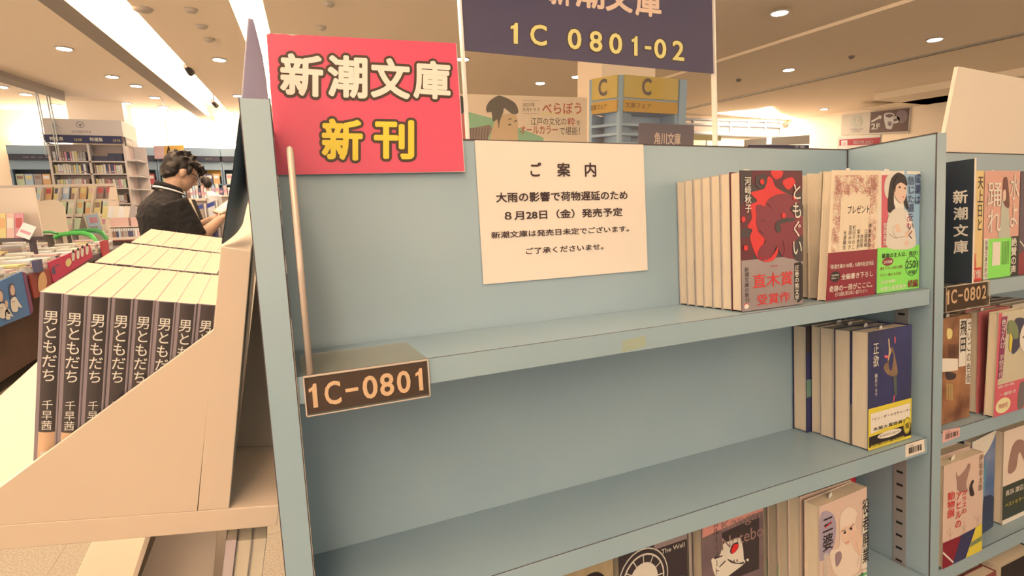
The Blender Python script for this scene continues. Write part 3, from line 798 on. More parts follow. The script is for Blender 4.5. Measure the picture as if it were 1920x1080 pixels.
def digits(b, pl, s, spans, v0, v1, mat, bold=0.02):
    for c, (u0, u1) in zip(s, spans):
        if c == '-': b.prect(pl, u0, (v0 + v1) / 2 - 0.04, u1, (v0 + v1) / 2 + 0.05, mat, 2)
        else: b.text(pl, c, u0, v0, u1, v1, mat, 2, bold)
def card1(b, pl): digits(b, pl, '1C-0801', ((0.035, 0.095), (0.15, 0.275), (0.31, 0.41), (0.445, 0.565), (0.585, 0.70), (0.725, 0.84), (0.885, 0.945)), 0.19, 0.80, peach_m)
xL = 0.0050; xR = float(ony(804.5, 700, R0 - 0.004)[0])
zb1 = float(ony(808, 743, R0 - 0.004)[2])
number_holder(xL, xR, Z1, zb1, '1C-0801', 'clear number holder with a dark card reading 1C-0801 on the first shelf', card1)

# the clear upright divider at the left end, seen by its edge
pt, pb_ = ony(532, 275, -0.002), ony(560, 702, -0.002)
r = thing('acrylic_divider', 'tall clear acrylic divider seen edge on at the left end of the first shelf', 'divider', (0.0085, 0, Z1 + 0.0013))
hz = float(pt[2]) - Z1 - 0.0013
b = MB(); prof = [(0.004, 0), (0.075, 0), (0.075, hz - 0.03), (0.055, hz - 0.012), (0.02, hz), (0.008, hz - 0.002), (0.004, hz - 0.008)]
b.slab([(0, y, z) for y, z in prof], (0.0036, 0, 0), acr); b.build('clear_sheet', r)
b = MB(); b.tube([(0.0018, 0.0025, -0.0000), (0.0018, 0.0020, hz * 0.5), (0.0018, 0.0020, hz - 0.006), (0.0018, 0.006, hz - 0.0005), (0.0018, 0.02, hz + 0.001)], 0.0024, acr_edge, 10); b.build('rounded_edge', r)

# torn tape on the shelf edge and the barcode stickers
tape = M('greenish tape remnant', (176, 174, 132), 0.4)
y_f = R0 - 0.0002
b = MB(); b.poly([ony(x, y, y_f) for x, y in ((1166, 640), (1178, 636), (1211, 629), (1210, 636), (1213, 648), (1190, 655), (1163, 661), (1168, 652))], tape)
tag(b.build('tape_scrap'), 'torn scrap of greenish tape stuck on the edge of the first shelf', 'tape')
def barcode(lab, pts, paper, y=y_f):
    q = [ony(*p, y) for p in pts]           # BL BR TR TL
    pq = Quad(q); b = MB(); b.slab(q, (0, 0.00018, 0), paper)
    g = random.Random(int(pts[0][0])); u = 0.16
    while u < 0.88:
        w_ = g.choice((0.012, 0.02, 0.034, 0.05)); b.prect(pq, u, 0.2, min(u + w_, 0.9), 0.68, black_m, 1); u += w_ + g.choice((0.012, 0.02, 0.04))
    b.text(pq, '1C-0801' if pts[0][0] < 1750 else '1C-0802', 0.15, 0.76, 0.42, 0.86, black_m, 1)
    tag(b.build('barcode_sticker'), lab, 'sticker')
barcode('white barcode sticker on the right end of the second shelf edge', ((1698, 858), (1734, 846), (1732.5, 823.5), (1698, 834)), paper_m)
pink_lab = M('pink label paper', (246, 176, 146), 0.6)

# the clear sign stand on top of the back panel with the navy paper in its upper half
yp = D + 0.006
cz = lambda x, y: ony(x, y, yp)
c = [cz(877, 260), cz(1341, 271), cz(1341, -110), cz(877, -110)]
xl, xr = float(c[0][0]), float(c[1][0]) ; zt = float(max(c[2][2], c[3][2])); zb = H + 0.0006
r = thing('sign_stand', 'clear acrylic sign stand with a navy paper reading 1C 0801-02 on top of the shelf', 'sign stand', (xl, yp, zb))
wS, hS = xr - xl, zt - zb
b = MB(); b.box((0, -0.0035, 0), (wS, -0.0015, hS), clear); b.build('clear_sheet', r)
for xx in (0.0, wS):
    b = MB(); b.box((xx - 0.0011, -0.0036, 0), (xx + 0.0011, 0.0036, hS), M('bright acrylic edge', (255, 226, 186), 0.15, spec=0.9)); b.build('edge', r)
navysign = M('navy sign paper', (70, 66, 92), 0.3, rgb2=(60, 58, 92), scale=6)
zl, zr = float(cz(877, 96)[2]) - zb, float(cz(1341, 139)[2]) - zb
b = MB(); b.slab([(0.001, -0.0006, zl), (wS - 0.001, -0.0006, zr), (wS - 0.001, -0.0006, hS - 0.002), (0.001, -0.0006, hS - 0.002)], (0, 0.0005, 0), navysign)
class Shift(OnPlane):
    def p(self, u, v, l=0.0): return onpl(u, v, self.o, self.N) + self.N * l - np.array([xl, yp, zb])
sp = Shift((0, yp - 0.0006, 0), (0, 1, 0))
f5 = lambda x, y: (860 + x * 500 / 1636, y * 330 / 1080)
peach2 = M('yellow cream print', (255, 226, 132), 0.5); rose_m = M('rose cream print', (255, 206, 164), 0.5)
def sgl(s, x0, y0, x1, y1, mat, bold, outline=True, tilt=0.1):
    if s == '1':
        for m, l, g_ in ((olive, 1, 4.0), (mat, 3, 0.0)):
            w, h = x1 - x0 - 8 + 2 * g_, y1 - y0 + 2 * g_; X0, Y0 = x0 + 4 - g_, y0 - g_
            P = [(.42, 1), (1, 1), (1, 0), (.62, 0), (.45, .12), (0, .19), (0, .33), (.42, .28)] if not g_ else [(.30, 1), (1, 1), (1, 0), (.55, 0), (.40, .10), (0, .16), (0, .38), (.30, .34)]
            b.poly([sp.p(*f5(X0 + a * w, Y0 + c_ * h + 0.1 * (a - .5) * w), l * LAYER) for a, c_ in P][::-1], m)
        return
    (u0, va), (u1, vb) = f5(x0, y0), f5(x1, y1)
    for m, l, g_ in ((olive, 1, 0.04), (mat, 3, 0.0)):
        if g_ and not outline: continue
        q_, f = gfit(s, bold, g_)
        b.add([sp.p(u0 + (u1 - u0) * a, vb + (va - vb) * c_ + tilt * (a - 0.5) * (u1 - u0), l * LAYER + z_) for a, c_, z_ in q_], f, m)
for s, x0, y0, x1, y1 in (('1', 314, 140, 366, 268), ('C', 438, 152, 540, 280), ('0', 668, 178, 752, 304), ('8', 802, 192, 880, 318), ('0', 922, 206, 1002, 332), ('1', 1056, 222, 1100, 342), ('0', 1198, 240, 1272, 360), ('2', 1310, 252, 1382, 372)):
    sgl(s, x0, y0, x1, y1, peach2, 0.02)
sgl('-', 1140, 284, 1180, 304, peach2, 0.02)
for s, x0, y0, x1, y1 in (('新', 548, -150, 690, 34), ('潮', 712, -136, 892, 52), ('文', 900, -116, 1066, 76), ('庫', 1082, -96, 1242, 104)):
    sgl(s, x0, y0, x1, y1, rose_m, 0.03, False)
b.build('navy_sign_paper', r)
# ------------------------------------------------------------------ the filled bay on the right
# its number holder, divider plate, sticker and sign board
def card2(b, pl): digits(b, pl, '1C-0802', ((0.03, 0.10), (0.14, 0.27), (0.30, 0.40), (0.43, 0.55), (0.57, 0.69), (0.71, 0.82), (0.85, 0.95)), 0.30, 0.86, peach_m)
number_holder(XB + 0.0048, 0.884, Z1, Z1 - 0.0335, '1C-0802', 'clear number holder with a dark card reading 1C-0802 on the filled bay', card2)
r = thing('shelf_divider', 'dark divider plate with four white characters standing at the left end of the filled bay', 'divider', (0.833, -0.005, Z1 + 0.0014))
slate = M('dark slate plate', (62, 60, 62), 0.25, rgb2=(66, 74, 62), scale=14)
b = MB(); b.box((0, 0.0008, 0), (0.0022, 0.098, 0.163), slate)
pl = OnPlane((0.833, 0, Z1), (1, 0, 0))
class ShiftO(OnPlane):
    def __init__(self, o, n, off): OnPlane.__init__(self, o, n); self.off = np.array(off, float)
    def p(self, u, v, l=0.0): return onpl(u, v, self.o, self.N) + self.N * l - self.off
pl = ShiftO((0.833, 0, Z1), (1, 0, 0), (0.833, -0.005, Z1 + 0.0014))
g3 = lambda x, y: (1740 + x / 3.724, 270 + y / 3.724)
for s, x0, y0, x1, y1 in (('新', 174, 322, 278, 416), ('潮', 178, 440, 278, 530), ('文', 178, 560, 280, 646), ('庫', 178, 672, 280, 764)):
    (u0, va), (u1, vb) = g3(x0, y0), g3(x1, y1)
    q_, f = gfit(s, 0.025)
    b.add([pl.p(u0 + (u1 - u0) * a, vb + (va - vb) * c_ - 0.06 * (a - .5) * (u1 - u0), LAYER + z_) for a, c_, z_ in q_], f, cream_m)
b.build('plate', r)
b = MB(); b.box((-0.0002, 0, 0), (0.0024, 0.0009, 0.1635), paper_m); b.build('front_edge', r)
barcode('pink barcode sticker on the left end of the filled bay shelf edge', ((1767, 831), (1800, 818), (1800, 801), (1768, 808)), pink_lab)
bd = M('matt white board', (255, 218, 172), 0.6)
b = MB(); ysb = 0.118
b.slab([(0.992, ysb, H + 0.0006), (1.062, ysb + 0.014, 0.3490 + ZOFF), (1.42, ysb + 0.014, 0.338 + ZOFF), (1.42, ysb, H + 0.0006)], (0, 0.006, 0), bd)
tag(b.build('sign_board'), 'blank white board with a slanted end standing on top of the filled bay', 'sign board')

# first shelf
cA = Crop((345, 180), (410, 183), (396, 960), (346, 962)); apri = M('apricot cover', (250, 200, 120), 0.5); peachc = M('salmon peach cover', (240, 166, 128), 0.5)
def art_a(b, pl):
    b.vtext(pl, '天上日と', 0.72, 0.45, 0.98, 0.96, black_m, 2, 0.01); b.prect(pl, 0.4, 0, 0.98, 0.12, red_m, 1); b.vtext(pl, '吉岡', 0.45, 0.12, 0.75, 0.26, red_m, 2, 0.02)
    b.text(pl, '百恒', 0.5, 0.02, 0.95, 0.1, cream_m, 3, 0.02)
book('apricot covered paperback half hidden by the dark divider plate', 0.8365, 0.0125, Z1, 0.054, 0.1505, 0.013, apri, art_a)
cB = Crop((400, 196), (655, 203), (632, 915), (396, 955))
def art_b(b, pl):
    R = lambda pts, m, l: b.pp(pl, blob(cB, pts), m, l)
    R([(520, 420), (540, 390), (560, 400), (575, 560), (575, 670), (500, 672), (515, 560)], M('pale sage print', (206, 190, 150), 0.5), 2)
    R([(532, 260), (550, 245), (562, 270), (572, 380), (574, 460), (550, 460), (530, 420), (528, 330)], M('brown hair print', (120, 66, 52), 0.5), 3)
    R([(528, 350), (545, 340), (548, 400), (530, 420)], skin_p, 4)
    tx(b, pl, cB, '踊れ', 412, 270, 520, 650, cream_m, 5, -0.006, True); tx(b, pl, cB, '水よ', 572, 215, 640, 610, cream_m, 5, -0.006, True)
def belt_b(b, pl):
    b.prect(pl, 0, 0, 0.12, 0.38, cream_m, 1); tx(b, pl, cB, '新潮文庫の新刊', 402, 690, 424, 945, black_m, 2, 0.0, True)
    b.prect(pl, 0.78, 0, 1, 0.38, black_m, 1); tx(b, pl, cB, '絶賛の声', 584, 670, 622, 910, cream_m, 2, 0.02, True)
    b.prect(pl, 0.24, 0.12, 0.46, 0.34, cream_m, 1)
    for k in range(5): b.pline(pl, [(0.52 + k * 0.045, 0.34), (0.52 + k * 0.045, 0.12)], 0.0009, black_m, 2)
book('salmon peach paperback with a standing woman and lime green paper belt, filled bay', 0.8935, 0.0125, Z1, 0.089, 0.1505, 0.015, peachc, art_b, (0.056, green_m, belt_b), slip=(0.03, 0.012, 0.002))
def art_c(b, pl): b.pp(pl, [(0, 0.2), (1, 0.4), (1, 0), (0, 0)], crim_m, 1); b.pline(pl, [(0.02, 0.33), (0.2, 0.25)], 0.002, cream_m, 2)
book('dark plum paperback with a crimson base beside the standing woman cover', 0.9845, 0.0125, Z1, 0.09, 0.150, 0.015, M('plum cover', (82, 56, 66), 0.4), art_c)
xx = 1.079
for nm, c_ in (('olive', (150, 150, 100)), ('pale blue', (170, 186, 180)), ('buff', (226, 186, 132)), ('rust', (170, 84, 56))):
    book('%s paperback further along the first shelf of the filled bay' % nm, xx, 0.0125, Z1, 0.09, 0.15, 0.014, M(nm + ' cover', c_, 0.5)); xx += 0.094
yy = 0.0285
for i in range(4):
    book('paperback %s behind the standing woman cover' % ORD[i], 0.8935, yy, Z1, 0.089, 0.150, 0.0145, peachc, group='paperbacks stacked behind the standing woman cover', slip=(0.03 + 0.01 * i, 0.012, 0.0025)); yy += 0.0150

# second shelf
cD = Crop((-80, 175), (238, 118), (222, 905), (-90, 1045))
amber = M('amber street print', (196, 128, 76), 0.4, rgb2=(120, 66, 44), scale=26)
def art_street(b, pl):
    R = lambda pts, m, l: b.pp(pl, blob(cD, pts), m, l)
    b.pp(pl, fit(cD, [(-80, 480), (130, 470), (130, 560), (40, 580), (-80, 590)]), cream_m, 1)
    R([(40, 240), (80, 250), (75, 310), (40, 315)], M('lantern print', (255, 214, 120), 0.5), 2)
    for k in range(6): b.pline(pl, fit(cD, [(40 + k * 9, 670), (38 + k * 9, 800)]), 0.0008, M('lantern print', (255, 214, 120), 0.5), 2)
    R([(30, 580), (110, 590), (100, 630), (40, 640)], dk_m, 2)
    for k in range(9): b.pline(pl, fit(cD, [(50 + k * 10, 360), (48 + k * 10, 470)]), 0.0007, dk_m, 2)
    b.pp(pl, fit(cD, [(140, 165), (192, 155), (188, 520), (132, 535)]), cream_m, 3); b.pp(pl, fit(cD, [(196, 160), (232, 155), (226, 655), (188, 660)]), cream_m, 3)
    tx(b, pl, cD, '飛田', 142, 165, 192, 420, black_m, 4, 0.018, True); tx(b, pl, cD, 'さいごの色街', 196, 170, 230, 650, black_m, 4, 0.006, True)
book('paperback with an amber street scene cover on the second shelf of the filled bay', 0.7945, 0.0200, Z2, 0.0900, 0.1500, 0.0130, amber, art_street, slip=(0.04, 0.012, 0.003))
yy = 0.0335
for i in range(4):
    book('paperback %s behind the amber street cover' % ORD[i], 0.7945, yy, Z2, 0.09, 0.1495, 0.0170, cover_grey, group='paperbacks stacked behind the amber street cover', slip=(0.02 + 0.015 * i, 0.014, 0.003)); yy += 0.0174
cE = Crop((378, 128), (568, 72), (562, 862), (398, 940))
ecru = M('ecru cover', (226, 196, 146), 0.5); leaf = M('leaf print', (140, 140, 86), 0.5); inkblue = M('ink blue print', (74, 66, 78), 0.5); mag = M('magenta strip', (160, 62, 86), 0.5)
def art_face(b, pl):
    R = lambda pts, m, l: b.pp(pl, blob(cE, pts), m, l)
    b.pp(pl, fit(cE, [(378, 128), (400, 120), (410, 940), (398, 940)]), coral_m, 1); b.pp(pl, fit(cE, [(396, 160), (432, 150), (430, 650), (402, 665)]), mag, 2)
    R([(480, 180), (530, 165), (560, 210), (540, 240), (522, 300), (520, 400), (485, 465), (470, 420), (480, 300)], inkblue, 2)
    R([(545, 195), (566, 210), (568, 440), (545, 445), (520, 390), (518, 290)], cream_m, 3)
    R([(440, 200), (470, 190), (500, 250), (505, 330), (480, 340), (460, 290), (440, 300)], leaf, 4); R([(455, 300), (470, 340), (468, 440), (455, 420)], yel_m, 4)
    for x, y in ((536, 325), (562, 340)): u, v = cE(x, y); b.pcirc(pl, u, v, 0.03, 0.008, dk_m, 5)
    u, v = cE(553, 405); b.pcirc(pl, u, v, 0.03, 0.012, coral_m, 5)
    tx(b, pl, cE, '色ざんげ', 396, 176, 430, 425, cream_m, 5, 0.01, True); tx(b, pl, cE, '宇野千代', 402, 470, 428, 650, cream_m, 5, 0.0, True)
def belt_face(b, pl):
    u, v = cE(445, 850); b.pcirc(pl, u, v, 0.24, 0.075, M('pale yellow print', (255, 224, 150), 0.5), 1); tx(b, pl, cE, '映画化', 420, 820, 470, 880, coral_m, 2)
    b.pp(pl, blob(cE, [(530, 700), (550, 672), (562, 700), (560, 840), (525, 862)]), M('grey photo print', (130, 110, 96), 0.5), 1)
    tx(b, pl, cE, '恋の炎', 405, 690, 500, 720, cream_m, 2, 0.02); tx(b, pl, cE, '一番好き', 420, 740, 510, 780, cream_m, 2, 0.02)
book('paperback with white face and ink blue hair cover, pulled forward on its shelf', 0.9050, 0.0015, Z2, 0.0800, 0.1505, 0.011, ecru, art_face, (0.046, coral_m, belt_face), pitch=1.2)
yy = 0.0215
for i in range(5):
    book('paperback showing page edges, %s behind the white face cover' % ORD[i], 0.9050, yy, Z2, 0.080, 0.1500, 0.0168, M('pale red cover edge', (220, 110, 96), 0.5) if i == 0 else cover_grey, group='paperbacks stacked behind the white face cover', slip=(0.02, 0.014, 0.002) if i < 2 else None); yy += 0.0172
for i in range(5):
    book('paperback %s in the stack right of the white face cover' % ORD[i], 1.004, 0.026 + i * 0.0168, Z2, 0.090, 0.1500, 0.0160, cover_grey, group='paperbacks right of the white face cover')
# third shelf
cF = Crop((150, 318), (398, 205), (372, 910), (106, 1062))
def art_cat(b, pl):
    R = lambda pts, m, l: b.pp(pl, blob(cF, pts), m, l)
    R([(222, 350), (235, 380), (280, 330), (300, 290), (310, 310), (280, 430), (290, 480), (230, 480), (225, 420)], M('dusty mauve print', (176, 126, 100), 0.5), 2)
    R([(300, 450), (320, 400), (330, 410), (320, 440), (330, 500), (305, 510)], dk_m, 2)
    for s, x0, y0, x1, y1 in (('動物園', 158, 488, 205, 670), ('アヒルの', 206, 484, 246, 745), ('カラスの', 246, 470, 282, 640)): tx(b, pl, cF, s, x0, y0, x1, y1, red_m, 3, 0.008, True)
    tx(b, pl, cF, '伊坂幸太郎', 360, 225, 388, 470, line_m, 3, 0.0, True)
    for p in ([(165, 840), (168, 740)], [(255, 790), (262, 690)], [(345, 720), (352, 640)]):
        b.pline(pl, fit(cF, p), 0.0005, line_m, 3)
        for d in (-20, 20): b.pline(pl, fit(cF, [(p[0][0] + 1, p[0][1] - 30), (p[0][0] + d, p[0][1] - 70)]), 0.0004, line_m, 3)
    b.pp(pl, fit(cF, [(118, 862), (238, 800), (172, 1030), (106, 1062)]), crim_m, 3); b.pp(pl, fit(cF, [(238, 800), (334, 738), (262, 972), (172, 1030)]), navy_m, 3); b.pp(pl, fit(cF, [(334, 738), (376, 705), (372, 912), (262, 972)]), yel_m, 3)
    b.pp(pl, fit(cF, [(112, 920), (180, 1000), (176, 1012), (112, 940)]), cream_m, 4); b.pp(pl, fit(cF, [(300, 850), (372, 800), (370, 835), (290, 890)]), leaf, 4)
book('paperback with red lettering over a crimson, navy and yellow wedge base, filled bay', 0.7925, 0.003, Z3, 0.0950, 0.1470, 0.0165, pinkpap, art_cat, slip=(0.03, 0.014, 0.003))
yy = 0.0202
for i in range(5):
    book('paperback %s behind the wedge base cover' % ORD[i], 0.7925, yy, Z3, 0.095, 0.1495, 0.0160, pinkpap, group='paperbacks stacked behind the wedge base cover', slip=(0.02 + 0.012 * i, 0.014, 0.003)); yy += 0.0168
blp = M('stormy blue print', (84, 110, 140), 0.4, rgb2=(150, 150, 160), scale=22)
def art_blue(b, pl):
    b.pp(pl, blob(lambda x, y: (x, y), [(0, 0.9), (0.5, 0.8), (1, 1), (0, 1)]), cream_m, 1)
    b.pp(pl, blob(lambda x, y: (x, y), [(0.1, 0.3), (0.5, 0.38), (1, 0.3), (1, 0), (0, 0)]), M('deep sea print', (50, 62, 84), 0.4), 1)
    b.pp(pl, blob(lambda x, y: (x, y), [(0.35, 0.2), (0.45, 0.6), (0.6, 0.75), (0.55, 0.4)]), M('teal print', (110, 160, 160), 0.4), 2)
book('paperback with a stormy blue painting on its cover, third shelf of the filled bay', 0.8935, 0.020, Z3, 0.080, 0.1540, 0.010, blp, art_blue, yaw=6)
def art_drape(b, pl):
    b.pp(pl, blob(lambda x, y: (x, y), [(0.15, 0.55), (0.25, 0.8), (0.5, 0.86), (0.8, 0.75), (0.7, 0.6), (0.5, 0.72), (0.4, 0.55)]), M('dusty mauve print', (176, 126, 100), 0.5), 1)
    b.vtext(pl, '昭和史', 0.8, 0.5, 0.98, 0.97, dk_m, 2, 0.01)
def belt_drape(b, pl): b.text(pl, '長浜 渡辺星', 0.08, 0.3, 0.8, 0.36, cream_m, 1, 0.01); b.text(pl, 'ベストセラー', 0.08, 0.18, 0.7, 0.22, yel_m, 1); b.prect(pl, 0, 0, 1, 0.05, cream_m, 1)
book('paperback with a draped figure and dark olive belt, third shelf of the filled bay', 0.987, 0.024, Z3, 0.088, 0.1500, 0.014, shawl_m, art_drape, (0.062, M('dark olive belt', (66, 68, 52), 0.5), belt_drape))
for i in range(4):
    book('paperback %s in the stack right of the draped figure cover' % ORD[i], 1.082, 0.030 + i * 0.0168, Z3, 0.090, 0.1500, 0.0160, cover_grey, group='paperbacks right of the draped figure cover')
# fourth shelf
for i in range(4):
    book('paperback %s of the stack on the fourth shelf of the filled bay' % ORD[i], 0.8350, 0.004 + i * 0.0168, Z4, 0.095, 0.1500, 0.0160, M('brick red cover', (150, 66, 56), 0.5), group='paperbacks on the fourth shelf', slip=(0.03, 0.014, 0.003) if i < 2 else None)
book('black covered paperback on the fourth shelf of the filled bay', 0.945, 0.004, Z4, 0.1, 0.15, 0.03, black_m)
# ------------------------------------------------------------------ white slanted display rack on the shelf end
e2 = np.array([-0.008, 0.984, 0.179]); e2 /= np.linalg.norm(e2)
e1 = np.array([-0.98, 0.0, 0.195]); e1 -= e2 * np.dot(e1, e2); e1 /= np.linalg.norm(e1)
e3 = np.cross(e1, e2); e3 = e3 if e3[2] > 0 else -e3
RO = dep(429.6, 954, 0.43)
def rk(px, py, d=0.0):
    """a point seen on the rack's front plane (or d behind it) in rack axes: (leftward, depth, up)"""
    q = onpl(px, py, RO + e2 * d, e2) - RO
    return np.array([np.dot(q, e1), d, np.dot(q, e3)])
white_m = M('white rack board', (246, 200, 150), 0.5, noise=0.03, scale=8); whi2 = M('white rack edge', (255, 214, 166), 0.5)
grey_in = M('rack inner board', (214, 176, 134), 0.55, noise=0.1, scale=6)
rack = thing('display_rack', 'white slanted display rack full of dark spined paperbacks at the end of the blue shelf', 'display rack', RO, axes=(e1, e2, e3))
# right handed axes: leftward x depth = up must hold for the empty; mirror-free check
hp_ = rk(471, 471)[2]; DR = 0.345
PA = lambda x, y: rk(x, y)
aR = rk(523.5, 954)[0]; aL = 0.218; cb = rk(260, 1005)[2] - rk(260, 962)[2]
b = MB(); b.box((aR, 0, cb), (aL, DR, 0), white_m); b.build('base_board', rack, 0.0008)
b = MB(); w_ = 0.0222
b.slab([(0, 0, 0.0003), (w_, 0, 0.0003), (rk(414, 462)[0], 0, rk(414, 462)[2]), (rk(471, 471)[0], 0, hp_)], (0, DR, 0), white_m); b.build('back_board', rack, 0.0006)
s0, s1 = rk(400, 620), rk(0, 915); sl = (s1[2] - s0[2]) / (s1[0] - s0[0]); aT = w_ + 0.0006
b = MB(); aK = s0[0] + (0.006 - s0[2]) / sl
prof = [(aT, 0.0003), (aL, 0.0003), (aL, 0.005), (aK, 0.006), (aT, s0[2] + sl * (aT - s0[0]))]
b.slab([(a, 0, c) for a, c in prof], (0, 0.0045, 0), white_m)
b.slab([(prof[4][0], 0, prof[4][1]), (prof[3][0], 0, prof[3][1]), (prof[3][0], 0, prof[3][1] + 0.0004), (prof[4][0], 0, prof[4][1] + 0.0004)], (0, 0.0045, 0), whi2)
b.build('side_board', rack, 0.0004)
b = MB(); b.slab([(a, DR - 0.005, c) for a, c in prof], (0, 0.0045, 0), white_m); b.build('side_board', rack, 0.0004)
top_c = rk(65, 553)[2]; fl = top_c - 0.151
b = MB(); b.box((aT, 0.005, 0.0004), (0.165, DR - 0.006, fl - 0.0004), white_m); b.build('tray_floor', rack)
# inner wall seen in the gap beside the blue panel
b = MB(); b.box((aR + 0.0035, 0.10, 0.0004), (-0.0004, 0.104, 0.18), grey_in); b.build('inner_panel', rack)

# the paperbacks in it: three rows of spines, covers towards the aisle
spine_m = M('dark taupe spine', (92, 74, 62), 0.3, rgb2=(84, 68, 58), scale=30); jkt_m = M('mauve grey jacket', (170, 140, 124), 0.35); peach_b = M('peach spine foot', (240, 178, 122), 0.45)
def jacket_parts(root):
    w, h, t = 0.105, 0.151, TB
    b = MB(); k = 0.0003
    b.box((0, 0.0012, 0), (k, w, h), jkt_m); b.box((t - k, 0.0012, 0), (t, w, h), jkt_m)
    b.box((0.0004, 0.0008, 0), (t - 0.0004, 0.0014, h), jkt_m); b.build('jacket', root)
    b = MB(); n = 8; P = []
    for i in range(n + 1):
        u = i / n; P.append((0.0009 + u * (t - 0.0026), 0.0010 - 0.0013 * math.sin(math.pi * u)))
    for z0, z1, m in ((0, 0.0485, peach_b), (0.0485, h - 0.0004, spine_m)):
        V = [(x, y, z) for z in (z0, z1) for x, y in P]
        b.add(V, [(i + 1, i, n + 1 + i, n + 2 + i) for i in range(n)], m, True)
    cx_ = t / 2 - 0.0004; pl = Plane((t, -0.0005, 0), (-1, 0, 0), Z_)      # read from the front, left and right swapped back
    ux = lambda a: t - a
    b.vtext(pl, '男ともだち', ux(cx_) - 0.0044, 0.0865, ux(cx_) + 0.0044, 0.1393, cream_m, 1, 0.006)
    b.vtext(pl, '千早茜', ux(cx_) - 0.0032, 0.0500, ux(cx_) + 0.0032, 0.0735, cream_m, 1, 0.0)
    b.prect(pl, ux(cx_) - 0.0027, 0.0105, ux(cx_) + 0.0027, 0.0335, cream_m, 1); b.vtext(pl, 'ち81', ux(cx_) - 0.0022, 0.0115, ux(cx_) + 0.0022, 0.0325, black_m, 2, 0.01)
    b.build('spine', root)
    b = MB(); b.box((0.0004, 0.0016, 0.0008), (t - 0.0004, w - 0.002, h - 0.0002), page_top_m); b.build('page_block', root)
    return root
TB = (rk(65, 556)[0] - aT - 0.0006) / 8.0 - 0.0002
first = None; a_first = rk(65, 556)[0]; pitch_ = (a_first - aT - 0.0006) / 8.0
for row in range(3):
    for i in range(8):
        aa = a_first - pitch_ * i - TB; dd = 0.0062 + row * 0.1085 + rnd.uniform(0, 0.002)
        if row: aa -= 0.004 * row
        if aa < aT + 0.0004: continue
        lab = '%s dark spined paperback from the open end, %s row of the slanted white rack' % (ORD[i], ('front', 'middle', 'rear')[row])
        loc = RO + e1 * aa + e2 * dd + e3 * fl
        if first is None:
            first = jacket_parts(thing('paperback_book', lab, 'book', loc, axes=(e1, e2, e3), group='dark spined paperbacks in the slanted rack'))
        else:
            o = dup(first, None, lab); m_ = first.matrix_world.copy(); m_.translation = [float(v) for v in loc]; o.matrix_world = m_

# dark sign sheet with its curling pink top standing on the rack's back board
sheet_m = M('dark glossy sheet', (136, 128, 112), 0.35, rgb2=(160, 146, 122), scale=5, spec=0.5)  # the glossy sheet's own dark colour
pinkcurl = M('faded pink paper', (236, 158, 136), 0.5, rgb2=(240, 196, 158), scale=12)
rs = thing('curled_sign', 'dark sign sheet with a curling faded pink top standing on the white rack', 'sign', RO, axes=(e1, e2, e3))
q0 = rk(415, 458); c0 = q0[2]
pinkcurl = translucent('faded pink paper', (255, 214, 196), (255, 226, 200))
def sheet(near, far, d, bow, m, name):
    """a thin sheet between two edges read off the photo; the far edge lies d deeper"""
    b = MB(); n = 6; rows = []
    for a_, c_ in zip(near, far):
        p, q = rk(*a_, 0.004), rk(*c_, d); rows.append([p + (q - p) * (k / n) + np.array((bow * math.sin(math.pi * k / n), 0, 0)) for k in range(n + 1)])
    V = [q for r_ in rows for q in r_]; k0 = len(V); V += [q + np.array((-0.0006, 0, 0)) for q in V]; F = []
    for r_ in range(len(rows) - 1):
        for k in range(n):
            i = r_ * (n + 1) + k; f = (i, i + 1, i + n + 2, i + n + 1); F += [f, tuple(k0 + t for t in f[::-1])]
    b.add(V, F, m, True); return b.build(name, rs)
sheet([(415, 458), (425, 390), (436, 320), (444, 255), (451, 200)], [(454, 419), (463, 380), (475, 320), (488, 255), (503, 196)], 0.075, -0.002, sheet_m, 'dark_sheet')
sheet([(451, 199), (455, 150), (458, 110), (461, 75), (464, 45), (465, 33)], [(503, 195), (498, 150), (491, 105), (482, 70), (472, 46), (465.6, 33.6)], 0.070, -0.003, pinkcurl, 'pink_sheet')

# lower tier: a sloping tray with cream boards and spine-out books
rl = thing('display_rack', 'lower white tray under the slanted rack, cut by the bottom of the photo', 'display rack', RO - e3 * 0.19, axes=(e1, e2, e3))
b = MB(); b.box((aR, 0.02, -0.02), (0.14, DR, 0), white_m); b.build('base_board', rl, 0.0008)
b = MB(); b.slab([(0.088, 0.05, 0.0), (0.060, 0.05, 0.15), (0.060, 0.33, 0.15), (0.088, 0.33, 0.0)], (-0.004, 0, 0), white_m); b.build('side_board', rl, 0.0004)
b = MB(); b.slab([(0.082, 0.12, 0.0), (0.054, 0.12, 0.125), (0.010, 0.12, 0.130), (0.008, 0.12, 0.0)], (0, 0.004, 0), whi2); b.build('side_board', rl, 0.0004)
lil = M('pale lilac spine', (232, 190, 160), 0.4)
def low_book(lab, a, t, spine, txt=None):
    r_ = thing('paperback_book', lab, 'book', RO - e3 * 0.1895 + e1 * a + e2 * 0.012, axes=(e1, e2, e3))
    b = MB(); b.box((0, 0, 0), (t, 0.0008, 0.151), spine); b.box((0, 0, 0), (0.0005, 0.105, 0.151), spine); b.box((t - 0.0005, 0, 0), (t, 0.105, 0.151), spine)
    if txt:
        pl = Plane((t, -0.0001, 0), (-1, 0, 0), Z_); b.vtext(pl, txt, t / 2 - 0.003, 0.085, t / 2 + 0.003, 0.135, black_m, 1, 0.01); b.pcirc(pl, t / 2, 0.075, 0.002, 0.002, black_m, 1)
        b.vtext(pl, '黒い', t / 2 - 0.003, 0.04, t / 2 + 0.003, 0.068, black_m, 1, 0.01)
    b.build('jacket', r_)
    b = MB(); b.box((0.0007, 0.001, 0.001), (t - 0.0007, 0.1, 0.150), page_m); b.build('page_block', r_)
